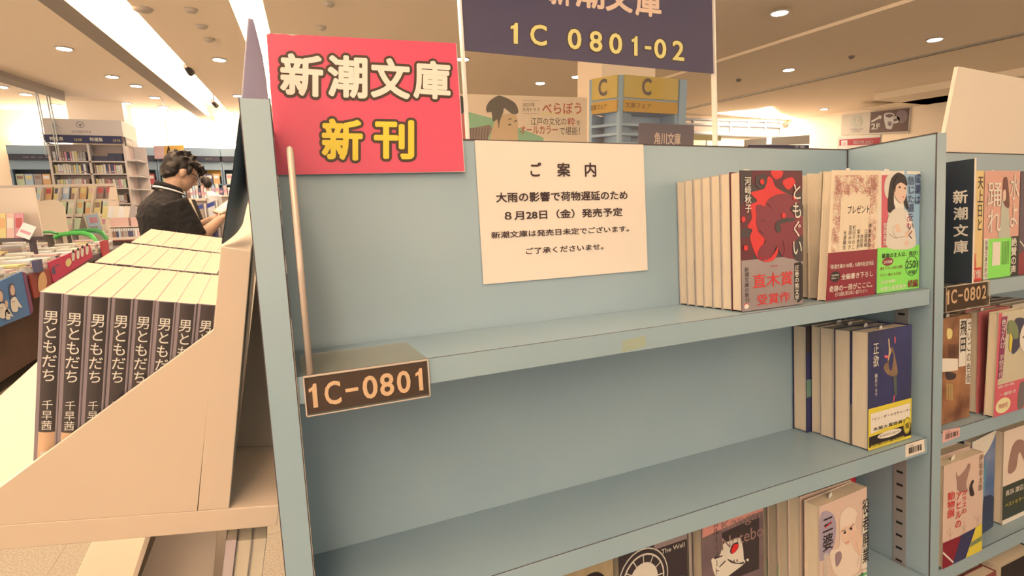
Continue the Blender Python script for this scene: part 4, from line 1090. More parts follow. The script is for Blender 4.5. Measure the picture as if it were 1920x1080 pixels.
def low_pages(lab, a, t):
    r_ = thing('paperback_book', lab, 'book', RO - e3 * 0.1895 + e1 * a + e2 * 0.012, axes=(e1, e2, e3))
    b = MB(); b.box((0, 0.001, 0), (0.0005, 0.105, 0.149), cover_grey); b.box((t - 0.0005, 0.001, 0), (t, 0.105, 0.149), cover_grey); b.box((0, 0.104, 0), (t, 0.105, 0.149), cover_grey); b.build('jacket', r_)
    b = MB(); b.box((0.0007, 0.002, 0.001), (t - 0.0007, 0.1035, 0.148), page_m); b.build('page_block', r_)
low_book('pale lilac spined paperback in the lower tray of the white rack', -0.0085, 0.0085, lil, '染井為人')
low_pages('paperback with its page edge out beside the pale lilac spine', -0.0205, 0.0115)
low_pages('paperback with its page edge out, right end of the lower tray', -0.0325, 0.0115)
lean_back([o for o in COL.objects if o.name not in BEFORE and o.parent is None])
use_axes(ROOM_AXES)
# ------------------------------------------------------------------ the room
wall_m = M('cream wall paint', (0.86, 0.78, 0.68), 0.7, raw=True)
ceil_m = M('cream ceiling paint', (0.92, 0.82, 0.70), 0.8, raw=True)
beam_m = M('shaded beam tan', (212, 176, 136), 0.8)  # unlit look of the beam undersides put into a darker colour
floor_m = M('sandy grey carpet tile', (196, 166, 126), 0.9, rgb2=(160, 132, 98), scale=160)
seam_m = M('carpet tile seam', (178, 146, 108), 0.9)
YW = 13.2
b = MB(); b.box((-9, -6, -0.1), (15, YW, 0), floor_m)
for i in range(-14, 10): b.box((i * 0.5 + 0.12 - 0.003, -1, 0), (i * 0.5 + 0.123, 12.0, 0.0008), seam_m)
for j in range(-2, 24): b.box((-7, j * 0.5 + 0.2 - 0.003, 0), (5, j * 0.5 + 0.203, 0.0008), seam_m)
struct('floor', b)
SL = 0.0431
Y0c, Y1c = -6.0, YW
def edge_x(px, py, z=CEIL):                      # where a trough edge seen at a pixel crosses y = 0
    q = onz(px, py, z); return float(q[0] - SL * q[1])
A1, B1 = edge_x(122, 0), edge_x(236, 0)
A2, B2 = edge_x(429, 0), edge_x(492, 0)
def band(b, xa, xb, z0, z1, m, fa=None, fb=None):
    f = lambda c, y: c + SL * y
    pa = [(xa if fa else f(xa, Y0c)), (xa if fa else f(xa, Y1c))]; pb = [(xb if fb else f(xb, Y0c)), (xb if fb else f(xb, Y1c))]
    b.slab([(pa[0], Y0c, z0), (pb[0], Y0c, z0), (pb[1], Y1c, z0), (pa[1], Y1c, z0)], (0, 0, z1 - z0), m)
b = MB()
band(b, -9.0, A1, CEIL, CEIL + 0.3, ceil_m, fa=1); band(b, B1, A2, CEIL, CEIL + 0.3, ceil_m); band(b, B2, 5.7, CEIL, CEIL + 0.3, ceil_m, fb=1)
band(b, 5.7, 15.0, CEIL - 0.035, CEIL + 0.3, ceil_m, fa=1, fb=1)
band(b, A1, B1, CEIL + 0.24, CEIL + 0.3, ceil_m); band(b, A2, B2, CEIL + 0.24, CEIL + 0.3, ceil_m)
struct('ceiling', b)
b = MB(); z_ = CEIL - 0.10
x1_, x2_ = edge_x(70, 0, z_), edge_x(120, 0, z_)
band(b, x1_, x2_, z_, CEIL, beam_m); struct('trim_1', b)
b = MB(); q = [onz(*p, CEIL - 0.08) for p in ((-40, 130), (122, 181), (122, 190), (-40, 142))]
b.slab(q, (0, 0, 0.08), beam_m); struct('trim_2', b)
b = MB(); s0_, s1_ = onz(1400, 167, CEIL - 0.04), onz(1920, 74, CEIL - 0.04)
b.box((8.05, 2.0, CEIL - 0.041), (8.17, 9.0, CEIL - 0.035), M('pale slot trim', (250, 214, 168), 0.6)); b.box((8.17, 2.0, CEIL - 0.042), (8.2, 9.0, CEIL - 0.035), M('dark slot', (120, 92, 66), 0.8))
struct('trim_3', b)
# lamps lying in the troughs
for k_, (a_, b_, y0_, y1_) in enumerate(((A1, B1, -5.5, 12.5), (A2, B2, -5.5, 12.5))):
    bb = MB(); lamp = emit('cove lamp glow', (1.0, 0.715, 0.45), COVE)
    f = lambda c, y: c + SL * y
    e0, e1_ = a_ + 0.06, b_ - 0.04
    bb.slab([(f(e0, y0_), y0_, CEIL + 0.215), (f(e1_, y0_), y0_, CEIL + 0.215), (f(e1_, y1_), y1_, CEIL + 0.215), (f(e0, y1_), y1_, CEIL + 0.215)], (0, 0, 0.02), lamp)
    tag(bb.build('cove_lamp'), ('glowing cove lamp strip running along the tan ceiling beam', 'glowing cove lamp strip behind the curled pink sign')[k_], 'lamp')
bb = MB(); bb.box((-2.3, -3.8, CEIL - 0.02), (-0.4, -2.2, CEIL - 0.005), emit('added fill glow', (1.0, 0.72, 0.46), 9.0)); tag(bb.build('added_fill_panel'), 'added square fill panel, unseen behind the camera, brightening the empty shelf', 'lamp')  # unseen panel added behind the camera to brighten the empty bay
bb = MB(); q = [onz(*p, CEIL - 0.04) for p in ((1345, 212), (1420, 205), (1445, 200), (1462, 213), (1500, 224), (1440, 222))]
bb.slab(q, (0, 0, -0.01), emit('cove lamp glow', (1, 1, 1), COVE)); tag(bb.build('ceiling_light'), 'glowing ceiling light patch above the white grid windows', 'lamp')
# walls
b = MB(); b.box((-9, YW, 0), (15, YW + 0.15, CEIL + 0.3), wall_m); struct('wall_back', b)
b = MB(); b.box((-3.0, -2.6, 0), (6.0, -2.3, 1.25), M('unseen light block brown', (150, 120, 90), 0.8)); struct('wall_light_block', b)  # unseen low wall added behind the camera to cut frontal light
XWR, YE = 12.0, 9.6
b = MB(); b.box((XWR, -6, 0), (XWR + 0.15, YE + 0.15, CEIL + 0.3), wall_m); struct('wall_right', b)
b = MB(); b.box((6.9, YE, 0), (XWR, YE + 0.15, CEIL + 0.3), wall_m); struct('wall_end', b)
XB_ = 10.4; zb0 = float(onx(1700, 178, XB_)[2])
b = MB(); b.box((XB_, -6, zb0), (XWR - 0.001, float(onx(1640, 170, XB_)[1]), CEIL - 0.036), wall_m); struct('trim_4', b)
b = MB(); zc0 = float(onx(1700, 190, 11.2)[2]); b.box((11.2, -6, zc0), (XWR - 0.001, float(onx(1640, 185, 11.2)[1]) + 0.35, zb0), wall_m); struct('trim_5', b)
bb = MB(); bb.box((-4.7, YW - 0.30, 2.50), (1.2, YW - 0.12, 2.52), emit('cove lamp glow', (1, 1, 1), COVE)); tag(bb.build('cove_lamp'), 'lamp strip lying on top of the grey blue wall bookcases, lighting the wall above', 'lamp')
# recessed downlights
rim_m = M('downlight rim', (236, 196, 150), 0.5); bulb = emit('downlight glow', (1.0, 0.90, 0.82), 40.0)
dn = [(120, 90, 'nearest the tan beam, left of it'), (210, 143, 'second along the tan beam'), (255, 160, 'third along the tan beam'), (290, 182, 'fourth along the tan beam'), (306, 200, 'fifth along the tan beam'), (323, 209, 'farthest along the tan beam'),
      (236, 193, 'above the white column bookcase'), (48, 176, 'middle one of three at the far left'), (104, 196, 'right one of three at the far left'), (3, 162, 'left one of three at the far left'), (411, 111, 'left of the curled pink sign'),
      (446, 179, 'small and far, just left of the curled sign'), (1462, 23, 'at the top, right of the navy sign'), (1753, 73, 'above the blank white board'), (1479, 130, 'below the top one right of the navy sign'), (1545, 204, 'near the coffee poster'),
      (1013, 155, 'left one seen under the navy sign'), (1081, 143, 'right one seen under the navy sign'), (1307, 164, 'behind the lower right corner of the sign stand'), (868, 110, 'between the pink and navy signs')]
proto = None
for px_, py_, w_ in dn:
    zc = CEIL - (0.035 if px_ > 1340 else 0.0)
    q = onz(px_, py_, zc); lab = 'round downlight ' + w_
    if proto is None:
        proto = thing('downlight', lab, 'lamp', q, group='recessed ceiling downlights')
        b = MB(); b.disc((0, 0, -0.012), 0.092, Z_, 0.012, rim_m, 24); b.build('rim', proto)
        b = MB(); b.disc((0, 0, -0.016), 0.070, Z_, 0.006, bulb, 24); b.build('bulb', proto)
    else: dup(proto, q, lab)
# little ceiling fittings
sm = [(267, 16, 'round white smoke detector beside the bright cove', 0.09), (358, 17, 'oval ceiling sensor at the top, first right of the bright cove', 0.06), (378, 48, 'oval ceiling sensor, second right of the bright cove', 0.06), (392, 73, 'oval ceiling sensor, third right of the bright cove', 0.06),
      (617, 5, 'ceiling sensor at the top edge above the pink sign', 0.05), (603, 50, 'ceiling sensor just above the pink sign', 0.05), (1597, 105, 'dark ceiling sensor right of the navy sign', 0.04), (1385, 149, 'small dark sensor near the sign stand corner', 0.04)]
for px_, py_, lab, r_ in sm:
    q = onz(px_, py_, CEIL - (0.035 if px_ > 1340 else 0)); b = MB()
    m_ = M('sensor grey', (170, 136, 104), 0.5) if 'dark' in lab else M('sensor white', (246, 206, 160), 0.5)
    b.tube([q + np.array([0, 0, -0.035]), q + np.array([0, 0, -0.03]), q + np.array([0, 0, -0.012]), q], [r_ * 0.35, r_ * 0.7, r_ * 0.95, r_], m_, 18)
    tag(b.build('ceiling_sensor'), lab, 'sensor')
for px_, py_, lab in ((352, 125, 'small black track spotlight in the bright cove, nearer one'), (401, 190, 'small black track spotlight in the bright cove, farther one')):
    q = onz(px_, py_, CEIL + 0.02); b = MB(); dkm = M('black spotlight', (70, 54, 44), 0.5)
    r = thing('spotlight', lab, 'lamp', q, group='track spotlights')
    b.tube([(0, 0, 0.19), (0, 0, 0)], 0.012, dkm, 8); b.build('stem', r)
    b = MB(); b.tube([(-0.02, -0.09, -0.01), (0.02, 0.09, -0.06)], [0.03, 0.05], dkm, 12); b.build('lamp_head', r)
# ------------------------------------------------------------------ left side of the shop
BLANK = {}
def plain_mesh(key, size, cover, pages=None, band=None):
    """one small book or magazine as a mesh shared by its copies; origin at its lower left front corner"""
    if key in BLANK: return BLANK[key]
    w, t, h = size; b = MB()
    b.box((0, 0, 0), (w, t, h), cover)
    if pages: b.box((0.002, 0.001, h - 0.002), (w - 0.002, t - 0.001, h + 0.0006), pages)
    if band: b.box((w * 0.12, -0.0012, h * band[0]), (w * 0.88, 0, h * band[1]), band[2])
    o = b.build('source'); me = o.data; bpy.data.objects.remove(o); BLANK[key] = me
    return me
def put(name, me, lab, cat, loc, rot=(0, 0, 0), group=None):
    o = bpy.data.objects.new(name, me); COL.objects.link(o); o.location = [float(v) for v in loc]; o.rotation_euler = rot
    return tag(o, lab, cat, group)
soft = {'cream': (255, 226, 182), 'salmon': (248, 190, 158), 'yellow': (250, 214, 130), 'pale green': (222, 218, 160), 'rose': (234, 154, 146), 'grey': (190, 166, 142), 'navy': (92, 86, 104), 'orange': (248, 180, 112), 'pale blue': (204, 206, 194), 'brown': (176, 132, 104), 'white': (255, 232, 200), 'red': (216, 92, 84)}
SM = {k: M('soft ' + k, v, 0.55) for k, v in soft.items()}
names = list(soft)
teal = M('teal blue laminate', (162, 172, 164), 0.5); teal2 = M('deep teal laminate', (140, 150, 146), 0.5); dark_sign = M('dark navy sign strip', (44, 50, 64), 0.4); shelf_in = M('dark shelf recess', (112, 112, 108), 0.7)

# wall bookcases along the back wall
zt_, zs_, zu_, zl_ = (float(ony(215, y_, YW - 0.35)[2]) for y_ in (275, 291, 300, 318))
def wall_case(x0, x1, lab, word):
    r = thing('wall_bookcase', lab, 'bookcase', (x0, YW - 0.36, 0), group=None); w_ = x1 - x0
    b = MB(); b.box((0, 0, zs_), (w_, 0.35, zt_), teal); b.box((0, 0.02, zl_), (w_, 0.35, zu_ - 0.02), teal); b.build('header', r)
    b = MB(); b.box((0.02, -0.03, zu_ - 0.02), (w_ - 0.02, 0.02, zs_), dark_sign)
    pl = Plane((0, -0.031, 0), X_, Z_); L2 = 4
    b.text(pl, word, w_ * 0.2, zu_ + 0.03, w_ * 0.55, zs_ - 0.05, cream_m, L2, 0.01); b.text(pl, '案内', w_ * 0.75, zu_ + 0.03, w_ * 0.86, zs_ - 0.05, SM['yellow'], L2)
    b.build('sign_strip', r)
    b = MB(); b.box((0, 0.30, 0), (w_, 0.35, zl_), shelf_in); b.build('back_panel', r)
    for xx in (0, w_ - 0.03): b = MB(); b.box((xx, 0, 0), (xx + 0.03, 0.30, zl_), teal2); b.build('side_panel', r)
    zz = [zl_ - 0.30 * k for k in range(1, 7)]
    for z0 in zz: b = MB(); b.box((0.03, 0.02, z0 - 0.03), (w_ - 0.03, 0.30, z0), teal2); b.build('shelf', r)
    return r, zz
cases = []
xs_ = [-4.75, -3.55, -2.35, -1.15, 0.05]
for i in range(4):
    cases.append((xs_[i], wall_case(xs_[i] + 0.005, xs_[i + 1] - 0.005, 'grey blue wall bookcase with dark sign strip, %s from left' % ORD[i], ('コミック', '新刊コミック', '少年少女', '文芸')[i])[1]))
rr = random.Random(3)
for ci, (x0, zz) in enumerate(cases):
    for k, z0 in enumerate(zz[:4]):
        x = x0 + 0.06; j = 0
        while x < x0 + 1.06:
            c = rr.choice(names); w_ = 0.135
            put('magazine', plain_mesh(('wm', c), (w_ - 0.012, 0.02, 0.215), SM[c], None, (0.55, 0.85, SM[rr.choice(names)])), '%s magazine, %s from left, %s shelf of the %s grey blue wall bookcase' % (c, ORD[j], ORD[k], ORD[ci]), 'magazine', (x, YW - 0.32, z0 + 0.0005), (0, 0, 0), 'magazines in the grey blue wall bookcases')
            x += w_; j += 1

# the white column bookcase
S7 = 8.8
P0, P1 = dep(105, 262, S7), dep(232, 262, S7)
zc = lambda y_: float(dep(170, y_, S7)[2])
whc = M('white bookcase paint', (255, 220, 182), 0.5); wh_in = M('bookcase inner paint', (250, 206, 170), 0.6)
r = thing('column_bookcase', 'tall white column bookcase with a navy header strip and small emblem', 'bookcase', (P0[0], P1[1], 0))
wc = float(P1[0] - P0[0]); dc = 0.95; ztop = zc(228); zh0, zh1 = zc(271), zc(257)
b = MB(); b.box((0, 0.0, zh1), (wc, dc, ztop), whc)
pl = Plane((0, -0.001, 0), X_, Z_)
b.pring(pl, wc * 0.46, zc(238), 0.058, 0.052, 0.14, M('slate emblem', (120, 104, 100), 0.5), 3, 8); b.pp(pl, [(wc * .46 - .03, zc(235)), (wc * .46, zc(242)), (wc * .46 + .03, zc(235)), (wc * .46, zc(238))], M('slate emblem', (120, 104, 100), 0.5), 3)
b.text(pl, 'GUARDINI', wc * 0.34, zc(252), wc * 0.58, zc(248.5), M('slate emblem', (120, 104, 100), 0.5), 3)
b.build('header', r)
b = MB(); b.box((0.0, -0.03, zh0), (wc - 0.02, 0.0, zh1), M('navy header strip', (48, 52, 84), 0.4))
for u0 in (0.06, 0.56):
    b.text(Plane((0, -0.031, 0), X_, Z_), '特選集', wc * u0, zh0 + 0.03, wc * (u0 + 0.17), zh1 - 0.03, cream_m, 4, 0.02); b.text(Plane((0, -0.031, 0), X_, Z_), '文庫 新書', wc * (u0 + 0.3), zh0 + 0.03, wc * (u0 + 0.4), zh1 - 0.05, SM['yellow'], 4)
b.build('header_strip', r)
ys_ = [303, 326, 353, 382, 412]
for xx in (0, wc * 0.50, wc - 0.03): b = MB(); b.box((xx, 0, 0), (xx + 0.03, 0.26, zh0), whc); b.build('side_panel', r)
b = MB(); b.box((0.03, 0.26, 0), (wc - 0.03, 0.28, zh0), wh_in); b.build('back_panel', r)
for y_ in ys_: b = MB(); b.box((0.03, 0.0, zc(y_) - 0.02), (wc - 0.03, 0.26, zc(y_)), whc); b.build('shelf', r)
# narrow side face
b = MB(); b.box((wc - 0.03, 0.28, 0), (wc - 0.002, dc - 0.002, zh1 - 0.002), wh_in); b.build('side_panel', r)
b = MB(); b.box((wc, 0.04, zh0 - 0.02), (wc + 0.02, dc * 0.5, zh1 - 0.01), M('slate side sign', (130, 116, 108), 0.5)); b.text(Plane((wc + 0.021, 0.04, 0), Y_, Z_), '特選', 0.05, zh0 + 0.01, dc * 0.4, zh1 - 0.04, cream_m, 3, 0.02); b.build('side_sign', r)
for y_ in (300, 330, 355, 385): b = MB(); b.box((wc, 0.02, zc(y_) - 0.02), (wc + 0.16, dc * 0.62, zc(y_)), whc); b.build('side_shelf', r)
b = MB(); b.box((wc + 0.0, dc * 0.62, 0), (wc + 0.18, dc * 0.62 + 0.03, zh0), whc); b.build('side_panel', r)
oy = float(P1[1])
for k, y_ in enumerate(ys_[:4]):
    z0 = zc(y_) + 0.0006
    for bay in (0, 1):
        if k == 0 and bay == 1:
            for q in range(4):
                put('box_set', plain_mesh(('bx', q > 1), (0.1, 0.15, 0.085 if q < 2 else 0.13), M('charcoal box', (78, 76, 84), 0.5)), 'charcoal box %s from the left, top shelf right bay of the column bookcase' % ORD[q], 'box', (P0[0] + wc * 0.5 + 0.05 + q * 0.103, oy + 0.05, z0), group='charcoal boxes on the column bookcase'); 
            continue
        x = P0[0] + 0.05 + bay * wc * 0.5; j = 0; lim = P0[0] + wc * (0.46 + 0.46 * bay)
        while x < lim and j < 12:
            c = rr.choice(['cream', 'white', 'white', 'cream', 'salmon', 'pale green', 'rose', 'brown', 'yellow', 'navy', 'pale blue', 'grey']); t_ = rr.choice((0.03, 0.036, 0.042)); h_ = rr.choice((0.135, 0.145, 0.155))
            put('book', plain_mesh(('cb', c, t_, h_), (t_ - 0.004, 0.11, h_), SM[c], None, (0.15, 0.25, SM['red' if c == 'white' else 'white'])), '%s book, %s from left, %s shelf, %s bay of the column bookcase' % (c, ORD[j], ORD[k], ('first', 'second')[bay]), 'book', (x, oy + 0.03, z0), group='books in the white column bookcase')
            x += t_; j += 1
# the pillar it stands against
b = MB(); q0, q1 = dep(130, 232, S7 + 0.5), dep(224, 228, S7 + 0.5)
b.box((q0[0], q0[1], 0), (q1[0], q0[1] + 0.6, CEIL + 0.02), wall_m); struct('wall_pillar', b)

# magazine rack with face-out magazines, white, in front of the column bookcase
S6 = 7.6
rk_m = M('white rack paint', (255, 216, 172), 0.5)
R0_, R1_ = dep(-40, 400, S6), dep(192, 392, S6)
r = thing('magazine_rack', 'long white magazine rack with slanted face-out magazines', 'rack', (R0_[0], R0_[1], 0))
wr = float(np.hypot(R1_[0] - R0_[0], R1_[1] - R0_[1])); ang = math.atan2(R1_[1] - R0_[1], R1_[0] - R0_[0]); r.rotation_euler = (0, 0, ang)
zr = lambda y_: float(dep(90, y_, S6)[2])
tiers = [(zr(376), 0.20), (zr(404), 0.10), (zr(436), 0.0)]
for z0, back in tiers:
    b = MB(); b.box((0, back, z0 - 0.02), (wr, back + 0.10, z0), rk_m); b.box((0, back - 0.004, z0 - 0.03), (wr, back, z0 + 0.012), rk_m); b.build('tray', r)
b = MB(); b.slab([(0, 0.31, 0), (0, 0.31, zr(345)), (0, 0.34, zr(345)), (0, 0.34, 0)], (wr, 0, 0), rk_m); b.build('back_panel', r)
for k in range(8): xx = k * wr / 7 - (0.012 if k == 7 else 0); b = MB(); b.slab([(xx, 0, 0), (xx, 0.0, tiers[2][0] + 0.05), (xx, 0.22, zr(352)), (xx, 0.31, zr(352)), (xx, 0.31, 0)], (0.012, 0, 0), rk_m); b.build('divider', r)
mr = Matrix.Rotation(ang, 4, 'Z')
for ti, (z0, back) in enumerate(tiers):
    for k in range(14):
        c = rr.choice(['cream', 'salmon', 'yellow', 'rose', 'pale green', 'white', 'orange', 'brown', 'pale blue']); c2 = rr.choice(names)
        p_ = mr @ Vector((0.02 + k * wr / 14 + 0.005, back + 0.018, z0 + 0.0045)); p_ = p_ + Vector((R0_[0], R0_[1], 0))
        put('magazine', plain_mesh(('mr', c, c2), (wr / 14 - 0.032, 0.012, 0.20), SM[c], None, (0.5, 0.9, SM[c2])), '%s magazine, %s on the %s tier of the white magazine rack' % (c, ('number %d from left' % (k + 1)), ('top', 'middle', 'bottom')[ti]), 'magazine', p_, (math.radians(-16), 0, ang), 'face-out magazines in the white rack')

# rounded white board
S5 = 6.75
b = MB(); q = [dep(*p, S5) for p in ((14, 440), (130, 440), (128, 436), (120, 392), (117, 383), (108, 377.5), (96, 376), (20, 380))]
b.slab(q, (0.0, 0.03, 0), M('cream board', (255, 214, 164), 0.6)); r = thing('display_board', 'cream board with a rounded corner standing behind the stacked paperbacks', 'board'); b.build('board', r)
q0, q1 = dep(25, 440, S5), dep(120, 440, S5)
for q in (q0, q1): b = MB(); b.box((q[0] - 0.02, q[1] + 0.002, 0), (q[0] + 0.02, q[1] + 0.028, q[2]), M('cream board', (255, 214, 164), 0.6)); b.build('leg', r)

# the sale table of stacked paperbacks
TZ = 0.80; XT = -1.74
y0t, y1t = 2.9, 7.1
wood = M('brown table wood', (150, 92, 56), 0.5, noise=0.3, scale=18); tdark = M('dark table edge', (96, 78, 74), 0.5)
r = thing('sale_table', 'long low dark edged sale table stacked with paperbacks', 'table', (XT, y0t, 0)); Lt = y1t - y0t; Wt = 1.25
b = MB(); b.box((-Wt, 0, TZ - 0.06), (0, Lt, TZ), tdark); b.build('tabletop', r, 0.004)
b = MB(); b.box((-Wt + 0.1, 0.1, 0.1), (-0.14, Lt - 0.1, TZ - 0.06), M('table underside', (110, 70, 50), 0.7)); b.build('storage_box', r)
for xx, yy in ((-0.08, 0.05), (-0.08, Lt / 2), (-0.08, Lt - 0.12), (-Wt + 0.02, 0.05), (-Wt + 0.02, Lt - 0.12)): b = MB(); b.box((xx, yy, 0), (xx + 0.06, yy + 0.06, TZ - 0.06), wood); b.build('leg', r)
# posters fixed to its aisle side
class SideP(Plane):
    def __init__(self, x): self.o = np.array((x, 0, 0.0)); self.N = np.array((1.0, 0, 0))
    def p(self, u, v, l=0.0): q = onx(u, v, self.o[0]); return q + np.array((l * 6, 0, 0))
sp_ = SideP(XT + 0.014)
def side_poster(name, lab, pts, col, art=None, cat='poster'):
    b = MB(); q = [onx(*p, XT + 0.004) for p in pts]; b.slab(q, (0.009, 0, 0), col)
    if art: art(b)
    tag(b.build(name), lab, cat)
pb = M('poster blue', (78, 124, 158), 0.5)
h2 = lambda x, y: (x * 110 / 742, 480 + y * 160 / 1080)
def people(b):
    R = lambda pts, m, l: b.pp(sp_, blob(h2, pts), m, l)
    for dx, dy, s in ((0, 0, 1.0), (-150, 80, 1.0), (-80, 150, 0.72)):
        T_ = lambda P: [(165 + (x - 165) * s + dx, 520 + (y - 520) * s + dy) for x, y in P]
        if s == 1: R(T_([(110, 400), (130, 345), (170, 350), (190, 420), (200, 540), (165, 500), (125, 540)]), SM['navy'], 1)
        R(T_([(125, 410), (150, 365), (180, 410), (180, 480), (155, 500), (130, 470)]), skin_p, 2)
        R(T_([(140, 540), (190, 520), (230, 580), (275, 650), (240, 650), (225, 640), (215, 700), (150, 700), (130, 600)]), SM['cream'], 2)
        b.pline(sp_, [h2(*q) for q in T_([(140, 575), (185, 570)])], 0, SM['grey'], 3)
side_poster('poster', 'blue poster with drawn long-haired people on the side of the sale table', [(-120, 582), (-120, 660), (54, 590), (38, 509)], pb, people)
side_poster('poster', 'purple strip poster beside the blue poster on the sale table', [(39, 510), (55, 590), (60, 583), (46, 512)], M('poster purple', (140, 66, 96), 0.5))
side_poster('poster', 'dark red poster with an orange disc under the sale table edge', [(52, 516), (62, 560), (98, 546), (90, 502)], M('poster dark red', (170, 58, 48), 0.5), lambda b: b.pp(sp_, blob(lambda x, y: (x, y), [(72, 520), (82, 510), (88, 530), (80, 548), (72, 545)]), SM['orange'], 1))
def pinkart(b):
    b.pp(sp_, [(97, 501), (112, 495), (112, 497), (97, 503)], SM['navy'], 1)
    for x, y in ((137, 476), (146, 472), (154, 468), (163, 464)):
        b.pp(sp_, blob(lambda a, c: (a, c), [(x - 3, y), (x, y - 6), (x + 3, y), (x + 2, y + 12), (x - 2, y + 12)]), SM['cream'], 1); b.pp(sp_, blob(lambda a, c: (a, c), [(x - 2.5, y - 4), (x, y - 8), (x + 2.5, y - 4), (x, y - 2)]), black_m, 2)
    b.pp(sp_, blob(lambda a, c: (a, c), [(124, 488), (130, 484), (134, 492), (128, 500), (123, 496)]), SM['yellow'], 1); b.pp(sp_, blob(lambda a, c: (a, c), [(97, 505), (102, 503), (104, 512), (99, 514)]), SM['navy'], 1)
side_poster('banner', 'crimson pink banner with small figures along the sale table edge', [(88, 492), (98, 530), (172, 482), (166, 459)], M('banner pink', (226, 50, 84), 0.5), pinkart, 'banner')
side_poster('banner', 'red patterned banner at the far end of the sale table', [(186, 453), (192, 486), (204, 480), (201, 449)], M('banner red', (214, 66, 70), 0.5), None, 'banner')
b = MB(); q = onx(66, 500, XT + 0.012); b.box((q[0], q[1] - 0.05, q[2] - 0.04), (q[0] + 0.03, q[1] + 0.05, q[2] + 0.05), SM['navy']); tag(b.build('clip'), 'navy clip on the edge of the sale table', 'clip')
# stacks, each book a thing
n_ = 0; sp_c = ['cream', 'cream', 'white', 'cream', 'salmon', 'cream']
for col in range(3):
    for row in range(21):
        x = XT - 0.02 - col * 0.17 - 0.15; y = y0t + 0.35 + row * 0.165
        if y > y1t - 0.35: continue
        n = 3 + (row * 7 + col * 3) % 3 + col; z = TZ
        for k in range(n):
            if n_ >= 270: break
            c = sp_c[(row + k) % 6] if k < n - 1 else rr.choice(['salmon', 'cream', 'cream', 'white', 'yellow', 'white'])
            me = plain_mesh(('st', c), (0.148, 0.105, 0.017), SM[c], None)
            put('paperback_book', me, '%s paperback, %s from bottom, %s stack along the %s row of the sale table' % (c, ORD[k], ORD[row], ('outer', 'second', 'third')[col]), 'book', (x + rr.uniform(-0.008, 0.008), y + rr.uniform(-0.006, 0.006), z + 0.0003), (0, 0, rr.uniform(-0.05, 0.05)), 'paperbacks stacked on the sale table')
            z += 0.0176; n_ += 1
b = MB()
for col in range(3, 7):
    for row in range(20):
        x = XT - 0.02 - col * 0.17 - 0.15; y = y0t + 0.35 + row * 0.165; n = 4 + (row * 5 + col) % 4
        if -2.7 < x < -1.7 and 5.1 < y < 5.75: continue
        for k in range(n): b.box((x, y + 0.004 * (k % 2), TZ + 0.0003 + k * 0.0176), (x + 0.148, y + 0.105 + 0.004 * (k % 2), TZ + k * 0.0176 + 0.017), SM[('cream', 'white', 'salmon')[(k + row) % 3]])
tag(b.build('paperback_stacks'), 'mass of stacked paperbacks across the far half of the sale table', 'books', None, 'stuff')
# green hoop handles standing at the table end
gm = M('bright green plastic', (104, 212, 84), 0.35); gm2 = M('leaf green plastic', (86, 176, 84), 0.35)
def hoop(lab, pts, s, r_, m):
    b = MB(); b.tube([dep(*p, s) for p in pts], r_, m, 10); tag(b.build('green_hoop'), lab, 'frame')
hoop('bright green curved hoop in front, at the end of the sale table', [(103, 446), (112, 440), (135, 437), (156, 437), (170, 441), (178, 450), (182, 462), (185, 480), (185, 566)], 6.6, 0.028, gm)
hoop('paler green curved hoop behind the bright one', [(132, 437), (140, 434), (160, 432), (182, 432.5), (192, 437), (199, 447), (204, 465), (206, 480), (206, 556)], 6.95, 0.028, gm2)
hoop('thin green rod lying over the paperback stacks', [(46, 437), (70, 436), (95, 435), (108, 438)], 5.0, 0.012, gm2)
hoop('green frame edge at the far left over the magazines', [(-6, 373), (6, 372), (12, 376), (16, 390), (20, 402), (22, 440)], 4.6, 0.016, gm)
# tiered stand with magazines at the left edge
S4 = 4.4
q = dep(-40, 448, S4); q2 = dep(42, 440, S4)
r = thing('magazine_stand', 'dark shelf stand with bright magazines at the left edge of the photo', 'stand', (q[0], q[1], q[2])); ang2 = math.atan2(q2[1] - q[1], q2[0] - q[0]); wS4 = float(np.hypot(q2[0] - q[0], q2[1] - q[1])); r.rotation_euler = (0, 0, ang2)
b = MB(); b.box((0, 0, -0.03), (wS4, 0.2, 0), tdark); b.build('shelf', r)
b = MB(); b.box((0, 0.19, 0), (wS4, 0.2, 0.42), rk_m); b.build('back_panel', r)
for xx in (0.0, wS4 - 0.03): b = MB(); b.box((xx, 0.08, TZ + 0.002 - q[2]), (xx + 0.03, 0.12, -0.03), tdark); b.build('leg', r)
mr2 = Matrix.Rotation(ang2, 4, 'Z')
for k, c in enumerate(('red', 'yellow', 'salmon', 'rose')):
    p_ = mr2 @ Vector((0.06 + k * (wS4 - 0.08) / 4, 0.03, 0.001)) + Vector([float(v) for v in q])
    put('magazine', plain_mesh(('ms', c), ((wS4 - 0.1) / 4, 0.012, 0.21), SM[c], None, (0.4, 0.8, SM[('white', 'orange', 'cream', 'red')[k]])), '%s magazine on the dark shelf stand at the left edge' % c, 'magazine', p_, (math.radians(-10), 0, ang2))
p_ = dep(30, 441, S4 - 0.02); put('card', plain_mesh(('cd',), (0.11, 0.004, 0.12), SM['white'], None, (0.3, 0.5, SM['rose'])), 'tilted white card beside the bright magazines', 'card', p_ - np.array((0, 0, 0.0)), (math.radians(-20), math.radians(22), ang2))
